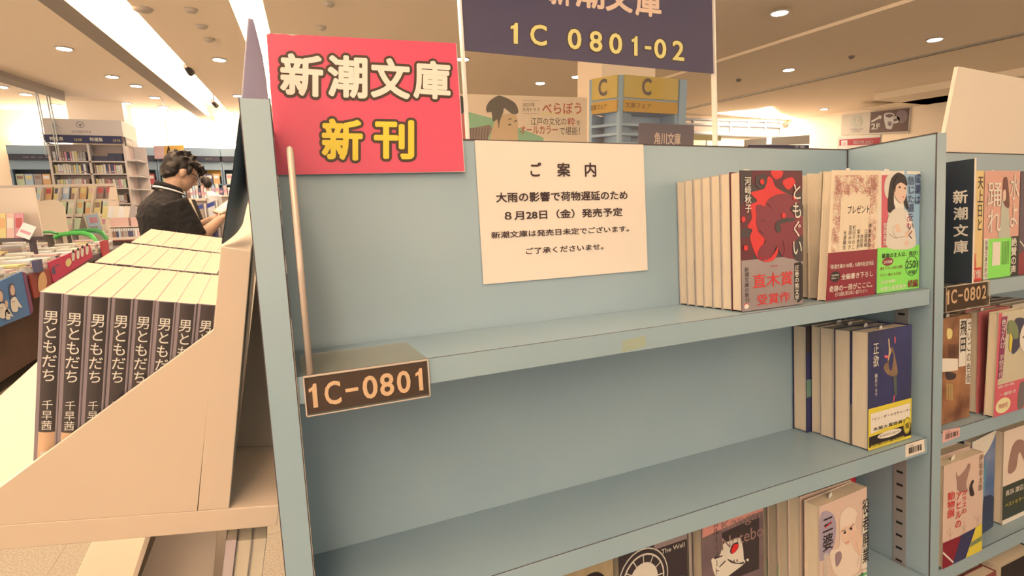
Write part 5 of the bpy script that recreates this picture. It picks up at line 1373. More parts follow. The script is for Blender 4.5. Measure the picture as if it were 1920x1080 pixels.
# A-frame poster stand
S6b = 7.1
b = MB(); q = [dep(*p, S6b) for p in ((155, 402), (185, 397), (197, 440), (168, 441))]; frm = M('pale frame', (248, 212, 160), 0.5)
r = thing('poster_stand', 'small a-frame poster stand with a pictured sheet behind the green hoops', 'poster stand'); b.slab(q, (0, 0.02, 0), frm); pq = Quad([q[3], q[2], q[1], q[0]])
if np.dot(pq.N, CAM - q[0]) < 0: pq.N = -pq.N
LAYER, keep_ = 0.002, LAYER
b.prect(pq, 0.1, 0.05, 0.9, 0.93, SM['pale blue'], 1); b.prect(pq, 0.3, 0.55, 0.8, 0.8, SM['rose'], 2); b.prect(pq, 0.2, 0.15, 0.7, 0.4, SM['grey'], 2)
LAYER = keep_
b.build('poster_panel', r); b = MB(); q = [dep(*p, S6b + 0.14) for p in ((154, 402), (157, 402), (165, 441), (147, 437))]; b.slab(q, (0, 0.02, 0), M('grey rear board', (160, 134, 104), 0.6)); b.build('rear_leg', r)  # rear leg in a plain darker grey
b = MB(); q0, q1 = dep(147, 441, S6b), dep(197, 441, S6b); b.box((q0[0], q0[1], 0.0), (q1[0], q0[1] + 0.14, q0[2]), rk_m); tag(b.build('plinth'), 'white plinth under the small a-frame poster stand', 'plinth')
# tables behind: boxed pink sets and manga spines
S65 = 6.6
z_a, z_b, z_c, z_d = (float(dep(235, y_, S65)[2]) for y_ in (408, 425, 445, 452))
p0, p1 = dep(205, 420, S65), dep(275, 420, S65)
r = thing('display_table', 'pale display table of pink boxed sets and book spines behind the reader', 'table', (p0[0], p0[1], 0)); wq = float(p1[0] - p0[0])
b = MB(); b.box((0, -0.05, z_b - 0.03), (wq, 0.4, z_b), rk_m); b.build('upper_shelf', r)
b = MB(); b.box((0, -0.12, z_c - 0.03), (wq, 0.4, z_c), rk_m); b.box((0, -0.125, z_d), (wq * 0.7, -0.115, z_c - 0.03), M('maroon strip', (130, 48, 44), 0.5)); b.build('lower_shelf', r)
b = MB(); b.box((0, 0.38, 0), (wq, 0.4, z_b), wh_in); b.build('back_panel', r)
for xx in (0, wq - 0.03): b = MB(); b.box((xx, -0.1, 0), (xx + 0.03, 0.38, z_b - 0.03), rk_m); b.build('side_panel', r)
for k in range(2):
    for s_ in range(5):
        put('boxed_set', plain_mesh(('pk',), (wq * 0.44, 0.16, 0.021), SM['salmon'], None), 'flat pink boxed set, %s from bottom of the %s pile on the display table' % (ORD[s_], ('left', 'right')[k]), 'box', (p0[0] + wq * (0.03 + 0.5 * k), p0[1], z_b + 0.0005 + s_ * 0.0216), group='pink boxed sets on the display table')
for k in range(16):
    c = rr.choice(['grey', 'brown', 'pale green', 'white', 'navy', 'pale blue', 'salmon']); put('manga_book', plain_mesh(('mg', c), (wq / 17 - 0.003, 0.11, 0.125), SM[c], None, (0.6, 0.9, SM['white'])), '%s spine, number %d from the left on the lower display table shelf' % (c, k + 1), 'book', (p0[0] + 0.02 + k * wq / 17.4, p0[1] - 0.05, z_c + 0.0005), group='book spines on the lower display table shelf')
for k in range(6):
    p_ = dep(205 + k * 10, 404 + k * 1.5, S65 + 0.5); c = ('yellow', 'white', 'cream', 'white', 'cream', 'grey')[k]
    put('leaning_book', plain_mesh(('lb', c), (0.10, 0.03, 0.15), SM[c], page_m), '%s book leaning above the pink boxed sets, %s from the left' % (c, ORD[k]), 'book', (p_[0], p_[1] - 0.35, z_b + 0.112), (0, math.radians(14), 0), 'books above the pink boxed sets')

# hanging clear sign rods on the left
r = thing('hanging_rods', 'pairs of thin pale rods hanging from the ceiling at the left', 'hanging sign', dep(75, 180, 8.4)); rod = M('pale rod', (255, 232, 196), 0.3); o_ = np.array(dep(75, 180, 8.4))
for pts in (((66, 172), (78, 232), (87, 292)), ((70, 173), (82, 232), (93, 292)), ((87, 178), (98, 236), (108, 296)), ((92, 178), (103, 236), (112, 296))):
    b = MB(); b.tube([np.array(dep(*p, 8.4)) - o_ for p in pts] , 0.009, rod, 6); b.build('rod', r)
for y_ in (236, 249, 257, 270): b = MB(); b.tube([np.array(dep(74, y_, 8.4)) - o_, np.array(dep(108, y_ + 3, 8.4)) - o_], 0.007, rod, 6); b.build('cross_rod', r)
# orange letter sign above the reader
b = MB(); q = [dep(*p, 9.5) for p in ((288, 274), (344, 272), (344, 296), (290, 298))]
b.slab(q, (0, 0.05, 0), M('orange hanging sign', (250, 176, 72), 0.5)); pq = Quad([q[3], q[2], q[1], q[0]]); pq.N = np.array((0, -1.0, 0)); LAYER, keep_ = 0.004, LAYER
b.text(pq, 'A', 0.40, 0.15, 0.60, 0.95, black_m, 1, 0.03); b.prect(pq, 0, 0, 0.35, 1, SM['salmon'], 1); LAYER = keep_
q = dep(316, 273, 9.5); b.tube([q, (q[0], q[1], CEIL)], 0.006, rod, 6)
tag(b.build('hanging_sign'), 'orange hanging sign with a black letter A above the reading man', 'sign')
# ------------------------------------------------------------------ beyond the empty shelf and to the right
# low bookshelf run of the next aisle, mostly hidden, that carries the banner and the next sign stand
YN = 1.80
r = thing('bookshelf', 'pale blue bookshelf run in the next aisle carrying the painted banner', 'bookshelf', (0.2, YN, 0))
b = MB(); b.box((0, 0.14, 0), (2.6, 0.16, 1.36), blue); b.build('back_panel', r)
for xx in (0, 1.29, 2.58): b = MB(); b.box((xx, 0, 0), (xx + 0.02, 0.14, 1.36), blue); b.build('side_panel', r)
for z0 in (0.2, 0.43, 0.66, 0.89, 1.12): b = MB(); b.box((0.02, 0, z0), (2.58, 0.14, z0 + 0.02), blue); b.build('shelf', r)
# painted banner
yb_ = YN + 0.15
c_ = [ony(*p, yb_) for p in ((862, 176), (1101, 183))]
xl_, xr_ = float(c_[0][0]), float(c_[1][0]); zt_b = float(c_[0][2]); zt_r = float(c_[1][2])
b = MB(); b.slab([(xl_, yb_, 1.362), (xr_, yb_, 1.362), (xr_, yb_, zt_r), (xl_, yb_, zt_b)], (0, 0.006, 0), M('buff banner board', (250, 208, 158), 0.6))
bp = OnPlane((0, yb_, 0), (0, 1, 0)); LAYER, keep_ = 0.0006, LAYER
R = lambda pts, m, l: b.pp(bp, blob(f5, pts), m, l)
gr_ = M('sage green print', (146, 186, 128), 0.6); hairp = M('charcoal brown print', (84, 74, 62), 0.6); skinb = M('buff skin print', (226, 176, 120), 0.6); robe = M('taupe robe print', (146, 112, 92), 0.6); crims = M('brick red writing', (200, 74, 50), 0.6)
b.pp(bp, [f5(*p) for p in ((0, 690), (70, 690), (240, 735), (520, 845), (520, 980), (0, 980))], gr_, 1)
R([(170, 980), (195, 840), (225, 740), (290, 700), (355, 712), (362, 850), (355, 980)], skinb, 2)
b.pp(bp, [f5(*p) for p in ((60, 790), (190, 765), (205, 790), (180, 845), (160, 980), (40, 980))], robe, 3)
for k in range(7): b.pp(bp, [f5(*p) for p in ((70 + k * 18, 785), (75 + k * 18, 784), (66 + k * 16, 980), (60 + k * 16, 980))], hairp, 4)
R([(168, 660), (190, 620), (235, 590), (262, 590), (310, 610), (350, 640), (364, 690), (330, 700), (280, 665), (272, 690), (250, 750), (245, 790), (235, 735), (210, 745), (200, 690), (175, 690)], hairp, 4)
R([(232, 595), (240, 588), (262, 592), (258, 600), (240, 605)], hairp, 5)
for pts in ([(298, 738), (318, 726), (330, 740), (322, 732)], [(335, 750), (348, 738), (358, 742), (350, 746)], [(300, 765), (322, 760), (312, 772)]): R(pts, hairp, 5)
def bt(s, x0, y0, x1, y1, m, bold=0.0):
    (u0, va), (u1, vb) = f5(x0, y0), f5(x1, y1); q_, f = gfit(s, bold)
    b.add([bp.p(u0 + (u1 - u0) * a, vb + (va - vb) * c2, 3 * LAYER + z_ * 6) for a, c2, z_ in q_], f, m)
bt('2025年', 392, 630, 466, 655, dk_m); bt('大河ドラマ', 390, 660, 496, 684, dk_m); bt('べらぼう', 512, 630, 752, 700, crims, 0.012); bt('江戸の文化の', 442, 722, 660, 768, dk_m); bt('粋', 666, 722, 714, 772, crims, 0.01); bt('を', 722, 738, 746, 768, dk_m)
bt('オールカラー', 376, 772, 606, 822, crims, 0.012); bt('で堪能！', 618, 778, 742, 828, dk_m)
b.pp(bp, [f5(*p) for p in ((508, 690), (660, 698), (756, 700), (756, 706), (508, 704))], SM['yellow'], 2)
for yy_ in (616, 696): b.pp(bp, [f5(*p) for p in ((390, yy_), (494, yy_ + 2), (494, yy_ + 4), (390, yy_ + 2))], robe, 2)
R([(-20, 600), (20, 590), (42, 640), (30, 690), (-20, 700)], hairp, 2); b.pp(bp, [f5(*p) for p in ((-30, 720), (40, 690), (44, 980), (-30, 980))], M('salmon robe print', (222, 110, 96), 0.6), 2)
LAYER = keep_
tag(b.build('banner'), 'buff banner with a painted topknot figure and red and brown writing behind the shelf', 'banner')
# sign stand of the next aisle
cn = [ony(*p, yb_ + 0.02) for p in ((1194, 231), (1297, 237))]
r = thing('sign_stand', 'small navy sign stand reading 角川文庫 in the next aisle', 'sign stand', (float(cn[0][0]), yb_ + 0.02 - 0.02, 1.361)); ws_ = float(cn[1][0] - cn[0][0]); hs_ = float(cn[0][2]) - 1.361
b = MB(); b.box((0, 0, 0.10), (ws_, 0.004, hs_), M('navy plum sign paper', (78, 68, 90), 0.4)); pl = Plane((0, -0.0002, 0), X_, Z_); LAYER, keep_ = 0.0006, LAYER
b.text(pl, '角川文庫', ws_ * 0.27, hs_ - 0.108, ws_ * 0.75, hs_ - 0.045, rose_m, 1, 0.02); b.text(pl, '1C 0803-05', ws_ * 0.2, hs_ - 0.175, ws_ * 0.85, hs_ - 0.135, peach2, 1); LAYER = keep_
b.build('sign_paper', r)
b = MB(); b.box((0, 0, 0), (ws_, 0.003, 0.10), clear); b.build('clear_foot', r)
# the yellow headed corner bookcase
S5c = 5.0
C0 = np.array(dep(1163, 140, S5c)); zC = float(C0[2]); C0[2] = 0
eR = np.array((1.0, 0.0, 0.0)); eL = np.array((-0.485, 0.875, 0.0))
wR = float(onpl(1273, 147, C0, (0, 1, 0))[0] - C0[0]); qL = onpl(1105, 156, C0, np.cross(eL, (0, 0, 1))); wL = float(np.dot(qL - C0, eL))
r = thing('corner_bookcase', 'pale blue corner bookcase with orange yellow headers lettered C', 'bookcase', C0)
paleb = M('pale blue case paint', (186, 204, 200), 0.5); oy_m = M('orange yellow header', (252, 196, 74), 0.45, rgb2=(252, 206, 110), scale=2); oy2 = M('amber header', (248, 176, 60), 0.45)
czf = lambda y_: float(dep(1163, y_, S5c)[2])
za, zb_, zc_, zd_ = zC, czf(181), czf(185), czf(207)
fR, fL = Plane((0, 0, 0), eR, Z_), Plane(eL * wL, -eL, Z_)
def face(nm, pl, w_, nrm):
    n_ = np.array(nrm, float)
    for (lo, hi, m, txt, box, bm) in ((zb_, za, oy_m, 'C', (0.34, 0.5, 0.14, 0.92), M('taupe letter', (112, 92, 80), 0.5)), (zd_, zc_, oy2, '文庫フェア', (0.07, 0.5, 0.32, 0.78), M('brown writing', (140, 96, 50), 0.5))):
        b = MB(); b.slab([pl.p(0.04, lo), pl.p(w_ - 0.02, lo), pl.p(w_ - 0.02, hi), pl.p(0.04, hi)] , n_ * 0.02, m)
        q = Plane(pl.o + n_ * 0.0215, pl.U, pl.V); hh = hi - lo
        sp0 = box if nm == 'right' else (box[0] + 0.0, box[1] + 0.12, box[2], box[3])
        b.text(q, txt, w_ * sp0[0], lo + hh * box[2], w_ * sp0[1], lo + hh * box[3], bm, 8, 0.03 if txt == 'C' else 0.01)
        b.build('header_panel', r)
face('right', fR, wR, (0, -1, 0)); face('left', fL, wL, np.cross(-eL, (0, 0, 1)))
for base_, U_, w_ in ((np.zeros(3), eR, wR), (np.zeros(3), eL, wL)):
    inn = np.array((0, 1, 0)) if U_ is eR else np.cross(eL, (0, 0, 1)) * 1.0
    if U_ is eL: inn = -np.cross(-eL, (0, 0, 1))
    b = MB(); b.slab([inn * 0.24, U_ * w_ + inn * 0.24, U_ * w_ + inn * 0.24 + np.array((0, 0, zd_)), inn * 0.24 + np.array((0, 0, zd_))], inn * 0.02, paleb); b.build('back_panel', r)
    for uu in (0.0, w_ - 0.03): b = MB(); b.slab([U_ * uu, U_ * (uu + 0.03), U_ * (uu + 0.03) + inn * 0.24, U_ * uu + inn * 0.24], (0, 0, zd_), paleb); b.build('side_panel', r)
    for y_ in (228, 246, 264, 285): b = MB(); z0 = czf(y_); b.slab([U_ * 0.03, U_ * (w_ - 0.03), U_ * (w_ - 0.03) + inn * 0.24, U_ * 0.03 + inn * 0.24], (0, 0, 0.025), paleb); o = b.build('shelf', r); o.location = (0, 0, z0 - 0.025)
b = MB(); b.slab([np.array((0, 0, zd_)), eR * wR + np.array((0, 0, zd_)), eR * wR + np.array((0, 0.5, zd_)), eL * wL + np.array((0.3, 0, zd_)), eL * wL + np.array((0, 0, zd_))], (0, 0, za - zd_ - 0.001), paleb); b.build('header_box', r)
b = MB(); b.box((wR, -0.02, 0), (wR + 0.09, 0.24, za), paleb); b.build('end_post', r)
b = MB(); q0, q1 = dep(1128, 150, S5c + 0.55), dep(1262, 150, S5c + 0.55); b.box((q0[0], q0[1], 0), (q1[0], q0[1] + 0.5, CEIL + 0.02), wall_m); struct('wall_column', b)

# the right wall: coffee poster, red poster
def wall_sign(name, lab, pts, m, th, art=None, cat='sign', x=XWR):
    b = MB(); q = [onx(*p, x - 0.003) for p in pts]; b.slab(q, (-th + 0.003, 0, 0), m); 
    if art: art(b, SideW(x - th))
    return tag(b.build(name), lab, cat)
class SideW(Plane):
    def __init__(self, x): self.x = x; self.N = np.array((-1.0, 0, 0)); self.o = np.array((x, 0, 0))
    def p(self, u, v, l=0.0): q = onx(u, v, self.x); return q + np.array((-l * 14, 0, 0))
g8 = lambda x, y: (1300 + x * 440 / 1920, 140 + y * 150 / 655)
brn = M('umber poster print', (134, 96, 78), 0.5); lav = M('mauve poster print', (170, 132, 118), 0.5)
def coffee(b, pl):
    P = lambda pts, m, l: b.pp(pl, [g8(*p) for p in pts], m, l)
    B_ = lambda pts, m, l: b.pp(pl, blob(g8, pts), m, l)
    P([(1452, 308), (1772, 272), (1756, 462), (1440, 478)], brn, 1)
    for r_, m, l in ((48, M('pale grey green emblem', (222, 206, 160), 0.5), 1), (40, M('sign cream', (250, 216, 168), 0.5), 2), (33, M('pale grey green emblem', (222, 206, 160), 0.5), 3)): b.pp(pl, [g8(1340 + r_ * math.cos(a * .26), 384 + r_ * 1.02 * math.sin(a * .26)) for a in range(24)], m, l)
    B_([(1330, 352), (1340, 346), (1350, 352), (1348, 375), (1358, 410), (1340, 400), (1322, 410), (1332, 375)], M('sign cream', (250, 216, 168), 0.5), 4)
    for k, x in enumerate((1312, 1368)): B_([(x - 5, 370), (x, 350), (x + 5, 372), (x + 3, 405), (x - 4, 404)], M('sign cream', (250, 216, 168), 0.5), 4)
    def wt(s, x0, y0, x1, y1, m, bold=0.0):
        (u0, va), (u1, vb) = g8(x0, y0), g8(x1, y1); q_, f = gfit(s, bold); t_ = -0.03 * (u1 - u0)
        b.add([pl.p(u0 + (u1 - u0) * a, vb + (va - vb) * c2 + t_ * (a - .5), 5 * LAYER + z_ * 3) for a, c2, z_ in q_], f, m)
    wt('STARBUCKS', 1282, 440, 1392, 453, lav); wt('COFFEE', 1300, 458, 1368, 470, lav)
    P([(1455, 380), (1515, 345), (1515, 335), (1545, 335), (1535, 365), (1525, 358), (1460, 392)], cream_m, 2); wt('2F', 1458, 400, 1532, 448, cream_m, 0.03)
    B_([(1560, 330), (1600, 312), (1645, 325), (1640, 380), (1625, 440), (1595, 445), (1575, 430)], M('cup white', (255, 226, 190), 0.5), 2); B_([(1570, 336), (1605, 322), (1640, 332), (1605, 352)], brn, 3)
    B_([(1640, 350), (1668, 340), (1690, 360), (1680, 390), (1640, 400), (1640, 385), (1670, 375), (1665, 356), (1642, 364)], M('cup white', (255, 226, 190), 0.5), 2); b.pp(pl, [g8(1608 + 16 * math.cos(a * .4), 402 + 20 * math.sin(a * .4)) for a in range(16)], lav, 4)
    B_([(1660, 330), (1690, 290), (1740, 300), (1750, 360), (1700, 400)], lav, 2)
wall_sign('poster', 'cream and brown coffee shop poster with a white cup and 2F arrow on the wall', [g8(*p) for p in ((1222, 330), (1790, 264), (1766, 478), (1212, 496))], M('sign cream', (250, 216, 168), 0.5), 0.03, coffee, 'poster')
def redart(b, pl):
    P = lambda pts, m, l: b.pp(pl, [g8(*p) for p in pts], m, l)
    P([(1196, 532), (1530, 512), (1526, 570), (1194, 582)], M('poster scarlet', (206, 56, 62), 0.5), 1); P([(1212, 540), (1262, 536), (1262, 600), (1212, 602)], SM['white'], 2); P([(1222, 552), (1252, 550), (1252, 585), (1222, 588)], SM['salmon'], 3)
    (u0, va), (u1, vb) = g8(1312, 540), g8(1476, 568); q_, f = gfit('DISCOVER KINDLY', 0.02); b.add([pl.p(u0 + (u1 - u0) * a, vb + (va - vb) * c2, 4 * LAYER + z_ * 3) for a, c2, z_ in q_], f, SM['salmon'])
wall_sign('poster', 'scarlet topped poster low on the wall under the coffee poster', [g8(*p) for p in ((1184, 508), (1536, 490), (1530, 640), (1178, 655))], SM['cream'], 0.02, redart, 'poster')
# glazed white grid at the far end
gp = [ony(*p, YE - 0.02) for p in ((1240, 222), (1468, 228), (1464, 256), (1240, 248))]
b = MB(); b.slab(gp, (0, -0.01, 0), M('warm pane', (232, 188, 152), 0.25)); o = struct('window_1', b)
b = MB(); wf = M('bright white frame', (255, 238, 214), 0.5)
for (a_, c2) in (((1240, 222), (1468, 228)), ((1240, 231), (1467, 238)), ((1240, 247), (1464, 256))):
    p_, q_ = ony(*a_, YE - 0.05), ony(*c2, YE - 0.05); b.tube([p_, q_], 0.05 if a_[1] > 240 else 0.03, wf, 6)
for x in (1245, 1258, 1300, 1346, 1370, 1403, 1435, 1464): b.tube([ony(x, 222 + (x - 1240) * 0.026, YE - 0.05), ony(x, 248 + (x - 1240) * 0.035, YE - 0.05)], 0.025, wf, 6)
f_ = b.build('window_frame', o); f_.matrix_parent_inverse = Matrix.Identity(4)
# hanging signs and shelf tops far right of the sign stand
def far_sign(lab, pts, s, m, txt=None, name='hanging_sign', hang=False):
    b = MB(); q = [dep(*p, s) for p in pts]; b.slab(q, (0, 0.03, 0), m)
    if txt:
        pq = Quad([q[3], q[2], q[1], q[0]]); pq.N = np.array((0, -1.0, 0)); b.text(pq, txt[0], *txt[1], txt[2], 12, 0.02)
    if not hang and name == 'hanging_sign': b.tube([(q[3] + q[2]) / 2 + np.array((0, 0.015, 0.0)), np.array(((q[3][0] + q[2][0]) / 2, q[3][1] + 0.015, 0))], 0.012, rod, 6)
    if hang:
        for k in (0, 1): b.tube([q[k], (q[k][0], q[k][1], CEIL)], 0.005, rod, 6)
    tag(b.build(name), lab, 'sign')
far_sign('far navy aisle sign with pale characters below the white grid windows', [(1405, 272), (1517, 272), (1517, 280), (1405, 281)], 8.0, SM['navy'], ('文庫', (0.75, 0.2, 0.93, 0.8), SM['white']))
far_sign('far cream aisle board with dark strokes above the far navy sign', [(1398, 262), (1518, 253), (1518, 270), (1398, 275)], 8.4, M('far cream board', (250, 210, 160), 0.6), None)
far_sign('far orange yellow header beyond the sign stand edge', [(1300, 252), (1352, 255), (1352, 264), (1300, 262)], 9.5, SM['yellow'])
b = MB(); q = dep(1442, 264, 8.2); b.tube([q + np.array((0, 0, -0.05)), q + np.array((0, 0, 0.05))], 0.035, emit('lantern glow', (1.0, 0.86, 0.66), 3.0), 12); tag(b.build('hanging_lamp'), 'tiny glowing cylinder lamp hanging below the white grid windows', 'lamp')
for k, (x, lab) in enumerate(((1474, 'small ceiling camera pair beside the white grid, left one'), (1495, 'small ceiling camera beside the white grid, right one'))):
    q = ony(x, 234, YE - 0.05); b = MB(); b.tube([q + np.array((-0.06, 0, 0)), q + np.array((0.06, 0.05, -0.01))], 0.045, M('grey camera', (190, 156, 120), 0.5), 10); tag(b.build('security_camera'), lab, 'camera')
# blue glass edge beside the blank board
q = [dep(*p, 0.95) for p in ((1752, 254), (1766, 210), (1777, 210), (1768, 254))]
# ------------------------------------------------------------------ people
def loft(b, secs, mat, n=18, caps=True):
    """closed skin through elliptical sections (centre, side axis, front axis) given as vectors"""
    V = []; F = []
    for c, a, d in secs:
        for k in range(n):
            w = 2 * math.pi * k / n; V.append(np.array(c, float) + math.cos(w) * np.array(a, float) + math.sin(w) * np.array(d, float))
    for i in range(len(secs) - 1):
        for k in range(n): F.append((i * n + k, i * n + (k + 1) % n, (i + 1) * n + (k + 1) % n, (i + 1) * n + k))
    if caps: F.append(tuple(range(n - 1, -1, -1))); F.append(tuple((len(secs) - 1) * n + k for k in range(n)))
    return b.add(V, F, mat, True)
def limb(b, pts, rs, mat, n=14): return b.tube(pts, list(rs), mat, n)
def ball(b, c, r, mat, ax=None, n=14, m=10):
    r = np.array(r if hasattr(r, '__len__') else (r, r, r), float); ax = np.eye(3) if ax is None else np.array(ax); V = []; F = []
    for i in range(m + 1):
        t = math.pi * i / m
        for k in range(n):
            w = 2 * math.pi * k / n; V.append(np.array(c, float) + (r * np.array((math.sin(t) * math.cos(w), math.sin(t) * math.sin(w), math.cos(t)))) @ ax)
    for i in range(m):
        for k in range(n): F.append((i * n + k, (i + 1) * n + k, (i + 1) * n + (k + 1) % n, i * n + (k + 1) % n))
    return b.add(V, F, mat, True)
def fuse(b, name, parent, voxel, smooth=4, noise=0.0, label=None):
    """overlapping volumes fused into one continuous skin"""
    o = b.build(name + '_volumes')
    r = o.modifiers.new('fuse', 'REMESH'); r.mode = 'VOXEL'; r.voxel_size = voxel
    s = o.modifiers.new('soften', 'SMOOTH'); s.iterations = smooth; s.factor = 0.5
    dg = bpy.context.evaluated_depsgraph_get(); me = bpy.data.meshes.new_from_object(o.evaluated_get(dg)); bpy.data.objects.remove(o)
    if noise:
        from mathutils import noise as nz
        for v in me.vertices:
            q = nz.noise_vector(v.co * 34.0); v.co = v.co + Vector((q[0], q[1], q[2])) * noise
    me.name = name
    for p in me.polygons: p.use_smooth = True
    me.materials.clear()
    for m in b.mats: me.materials.append(m)
    o = bpy.data.objects.new(name, me); COL.objects.link(o)
    if parent is not None: o.parent = parent; KIDS.setdefault(parent.name, []).append(o)
    if label: o['label'] = label
    return o
skin_m = M('warm skin', (224, 164, 118), 0.55, noise=0.06, scale=20); shirt_m = M('black knit cotton', (30, 26, 26), 0.9, noise=0.15, scale=30); white_st = M('white collar stripe', (255, 228, 196), 0.7)
hair_m = M('dark brown hair', (38, 29, 26), 0.5, noise=0.3, scale=60, stretch=(1, 1, 0.3)); trouser_m = M('charcoal trousers', (60, 54, 54), 0.85); shoe_m = M('black shoe', (40, 36, 36), 0.5); frame_m = M('black glasses frame', (36, 30, 30), 0.3)

def finger(b, base, dirs, r, mat):
    """a short jointed chain"""
    pts = [np.array(base, float)]
    for d, l in dirs: pts.append(pts[-1] + np.array(d, float) / np.linalg.norm(d) * l)
    b.tube(pts, [r, r * 0.95, r * 0.9, r * 0.75][:len(pts)], mat, 8)
    ball(b, pts[-1], r * 0.75, mat, n=8, m=6)

S_MAN = 3.42
az = math.radians(62)
base = dep(327, 465, S_MAN); base[2] = 0
man = thing('person', 'man in a black polo with white collar stripes reading an open book in the aisle', 'person', base, (0, 0, -az))
man.scale = (0.975, 0.975, 0.975)
# local axes: +Y = where he faces, +X = his right hand side (towards the camera), Z up
b = MB()
TORSO = [((0, 0.00, 0.84), 0.155, 0.120), ((0, 0.00, 0.93), 0.152, 0.122), ((0, -0.005, 1.03), 0.148, 0.118), ((0, -0.018, 1.14), 0.160, 0.122), ((0, -0.03, 1.24), 0.170, 0.120), ((0, -0.028, 1.315), 0.165, 0.100), ((0, -0.012, 1.365), 0.135, 0.072), ((0, 0.005, 1.40), 0.075, 0.060)]
loft(b, [(c, (a, 0, 0), (0, d, 0)) for c, a, d in TORSO], skin_m)
limb(b, [(0, 0.0, 1.36), (0, 0.035, 1.42), (0, 0.062, 1.475)], (0.062, 0.057, 0.058), skin_m)
# bowed head
tilt = math.radians(28); hax = np.array([[1, 0, 0], [0, math.cos(tilt), -math.sin(tilt)], [0, math.sin(tilt), math.cos(tilt)]])
hc = np.array((0, 0.095, 1.525))
H = lambda x, y, z: hc + np.array((x, y, z)) @ hax
ball(b, H(0, 0, 0.015), (0.074, 0.094, 0.092), skin_m, hax); ball(b, H(0, 0.035, -0.045), (0.058, 0.055, 0.068), skin_m, hax); ball(b, H(0, 0.062, -0.088), (0.028, 0.024, 0.022), skin_m, hax)
b.tube([H(0, 0.088, 0.012), H(0, 0.102, -0.012), H(0, 0.112, -0.030), H(0, 0.096, -0.040)], [0.008, 0.011, 0.014, 0.010], skin_m, 10)
for y_, z_ in ((0.094, -0.058), (0.091, -0.070)): b.tube([H(-0.022, y_ - 0.008, z_), H(0, y_, z_), H(0.022, y_ - 0.008, z_)], [0.004, 0.006, 0.004], skin_m, 8)
b.tube([H(-0.045, 0.078, 0.026), H(0, 0.092, 0.024), H(0.045, 0.078, 0.026)], [0.008, 0.008, 0.008], skin_m, 8)
for sx in (1, -1): ball(b, H(0.075 * sx, -0.008, -0.012), (0.011, 0.019, 0.031), skin_m, hax)
# arms
sh_r, el_r, wr_r = np.array((0.165, -0.02, 1.320)), np.array((0.205, 0.060, 1.075)), np.array((0.105, 0.270, 1.205))
sh_l, el_l, wr_l = np.array((-0.165, -0.02, 1.320)), np.array((-0.19, 0.095, 1.075)), np.array((-0.045, 0.285, 1.205))
for sh, el, wr in ((sh_r, el_r, wr_r), (sh_l, el_l, wr_l)):
    limb(b, [sh, (sh + el) / 2, el], (0.056, 0.050, 0.042), skin_m); limb(b, [el, el * 0.65 + wr * 0.35, wr], (0.043, 0.041, 0.028), skin_m)
# hands: palm, four unequal fingers curled under the book, thumb from the side
for wr, el, sx in ((wr_r, el_r, 1), (wr_l, el_l, -1)):
    d = (wr - el) / np.linalg.norm(wr - el); side = np.array((-sx, 0.25, 0.0)); side -= d * np.dot(side, d); side /= np.linalg.norm(side); up = np.cross(side, d) * (1 if sx < 0 else -1); up = up if up[2] > 0 else -up
    palm = wr + d * 0.045; loft(b, [(wr, side * 0.026, up * 0.018), (palm, side * 0.040, up * 0.015), (wr + d * 0.088, side * 0.040, up * 0.012)], skin_m, 14)
    for k, (off, ln) in enumerate(((0.030, 0.068), (0.010, 0.078), (-0.010, 0.072), (-0.030, 0.056))):
        p0 = wr + d * 0.082 + side * off
        finger(b, p0, ((d + up * 0.05, ln * 0.45), (d + up * 0.45, ln * 0.32), (d + up * 0.95, ln * 0.26)), 0.0085, skin_m)
    finger(b, wr + d * 0.03 + side * 0.034, ((side * 0.8 + d * 0.7 + up * 0.4, 0.036), (d + up * 0.5 + side * 0.1, 0.030)), 0.0100, skin_m)
# legs
for sx in (1, -1):
    limb(b, [(0.085 * sx, 0, 0.88), (0.092 * sx, 0.012, 0.66), (0.095 * sx, 0.015, 0.47), (0.098 * sx, -0.005, 0.30), (0.1 * sx, -0.01, 0.09)], (0.092, 0.078, 0.056, 0.052, 0.036), skin_m)
    loft(b, [((0.1 * sx, -0.05, 0.035), (0.032, 0, 0), (0, 0, 0.032)), ((0.1 * sx, 0.03, 0.04), (0.040, 0, 0), (0, 0, 0.036)), ((0.105 * sx, 0.14, 0.028), (0.044, 0, 0), (0, 0, 0.024)), ((0.108 * sx, 0.19, 0.022), (0.028, 0, 0), (0, 0, 0.014))], skin_m, 12)
fuse(b, 'body', man, 0.0058, 3)
# polo shirt
b = MB()
SH = [((0, 0.004, 0.80), 0.185, 0.150), ((0, 0.004, 0.92), 0.185, 0.152), ((0, -0.008, 1.03), 0.180, 0.148), ((0, -0.026, 1.14), 0.184, 0.150), ((0, -0.038, 1.24), 0.190, 0.145), ((0, -0.036, 1.315), 0.186, 0.122), ((0, -0.018, 1.368), 0.140, 0.088), ((0, 0.004, 1.405), 0.082, 0.072)]
loft(b, [(c, (a, 0, 0), (0, d, 0)) for c, a, d in SH], shirt_m, 24)
for sh, el in ((sh_r, el_r), (sh_l, el_l)):
    e2_ = sh * 0.10 + el * 0.90; limb(b, [sh + (0, -0.005, 0.012), sh * 0.6 + el * 0.4, e2_], (0.080, 0.082, 0.080), shirt_m, 18)
fuse(b, 'polo_shirt', man, 0.008, 5, 0.006)
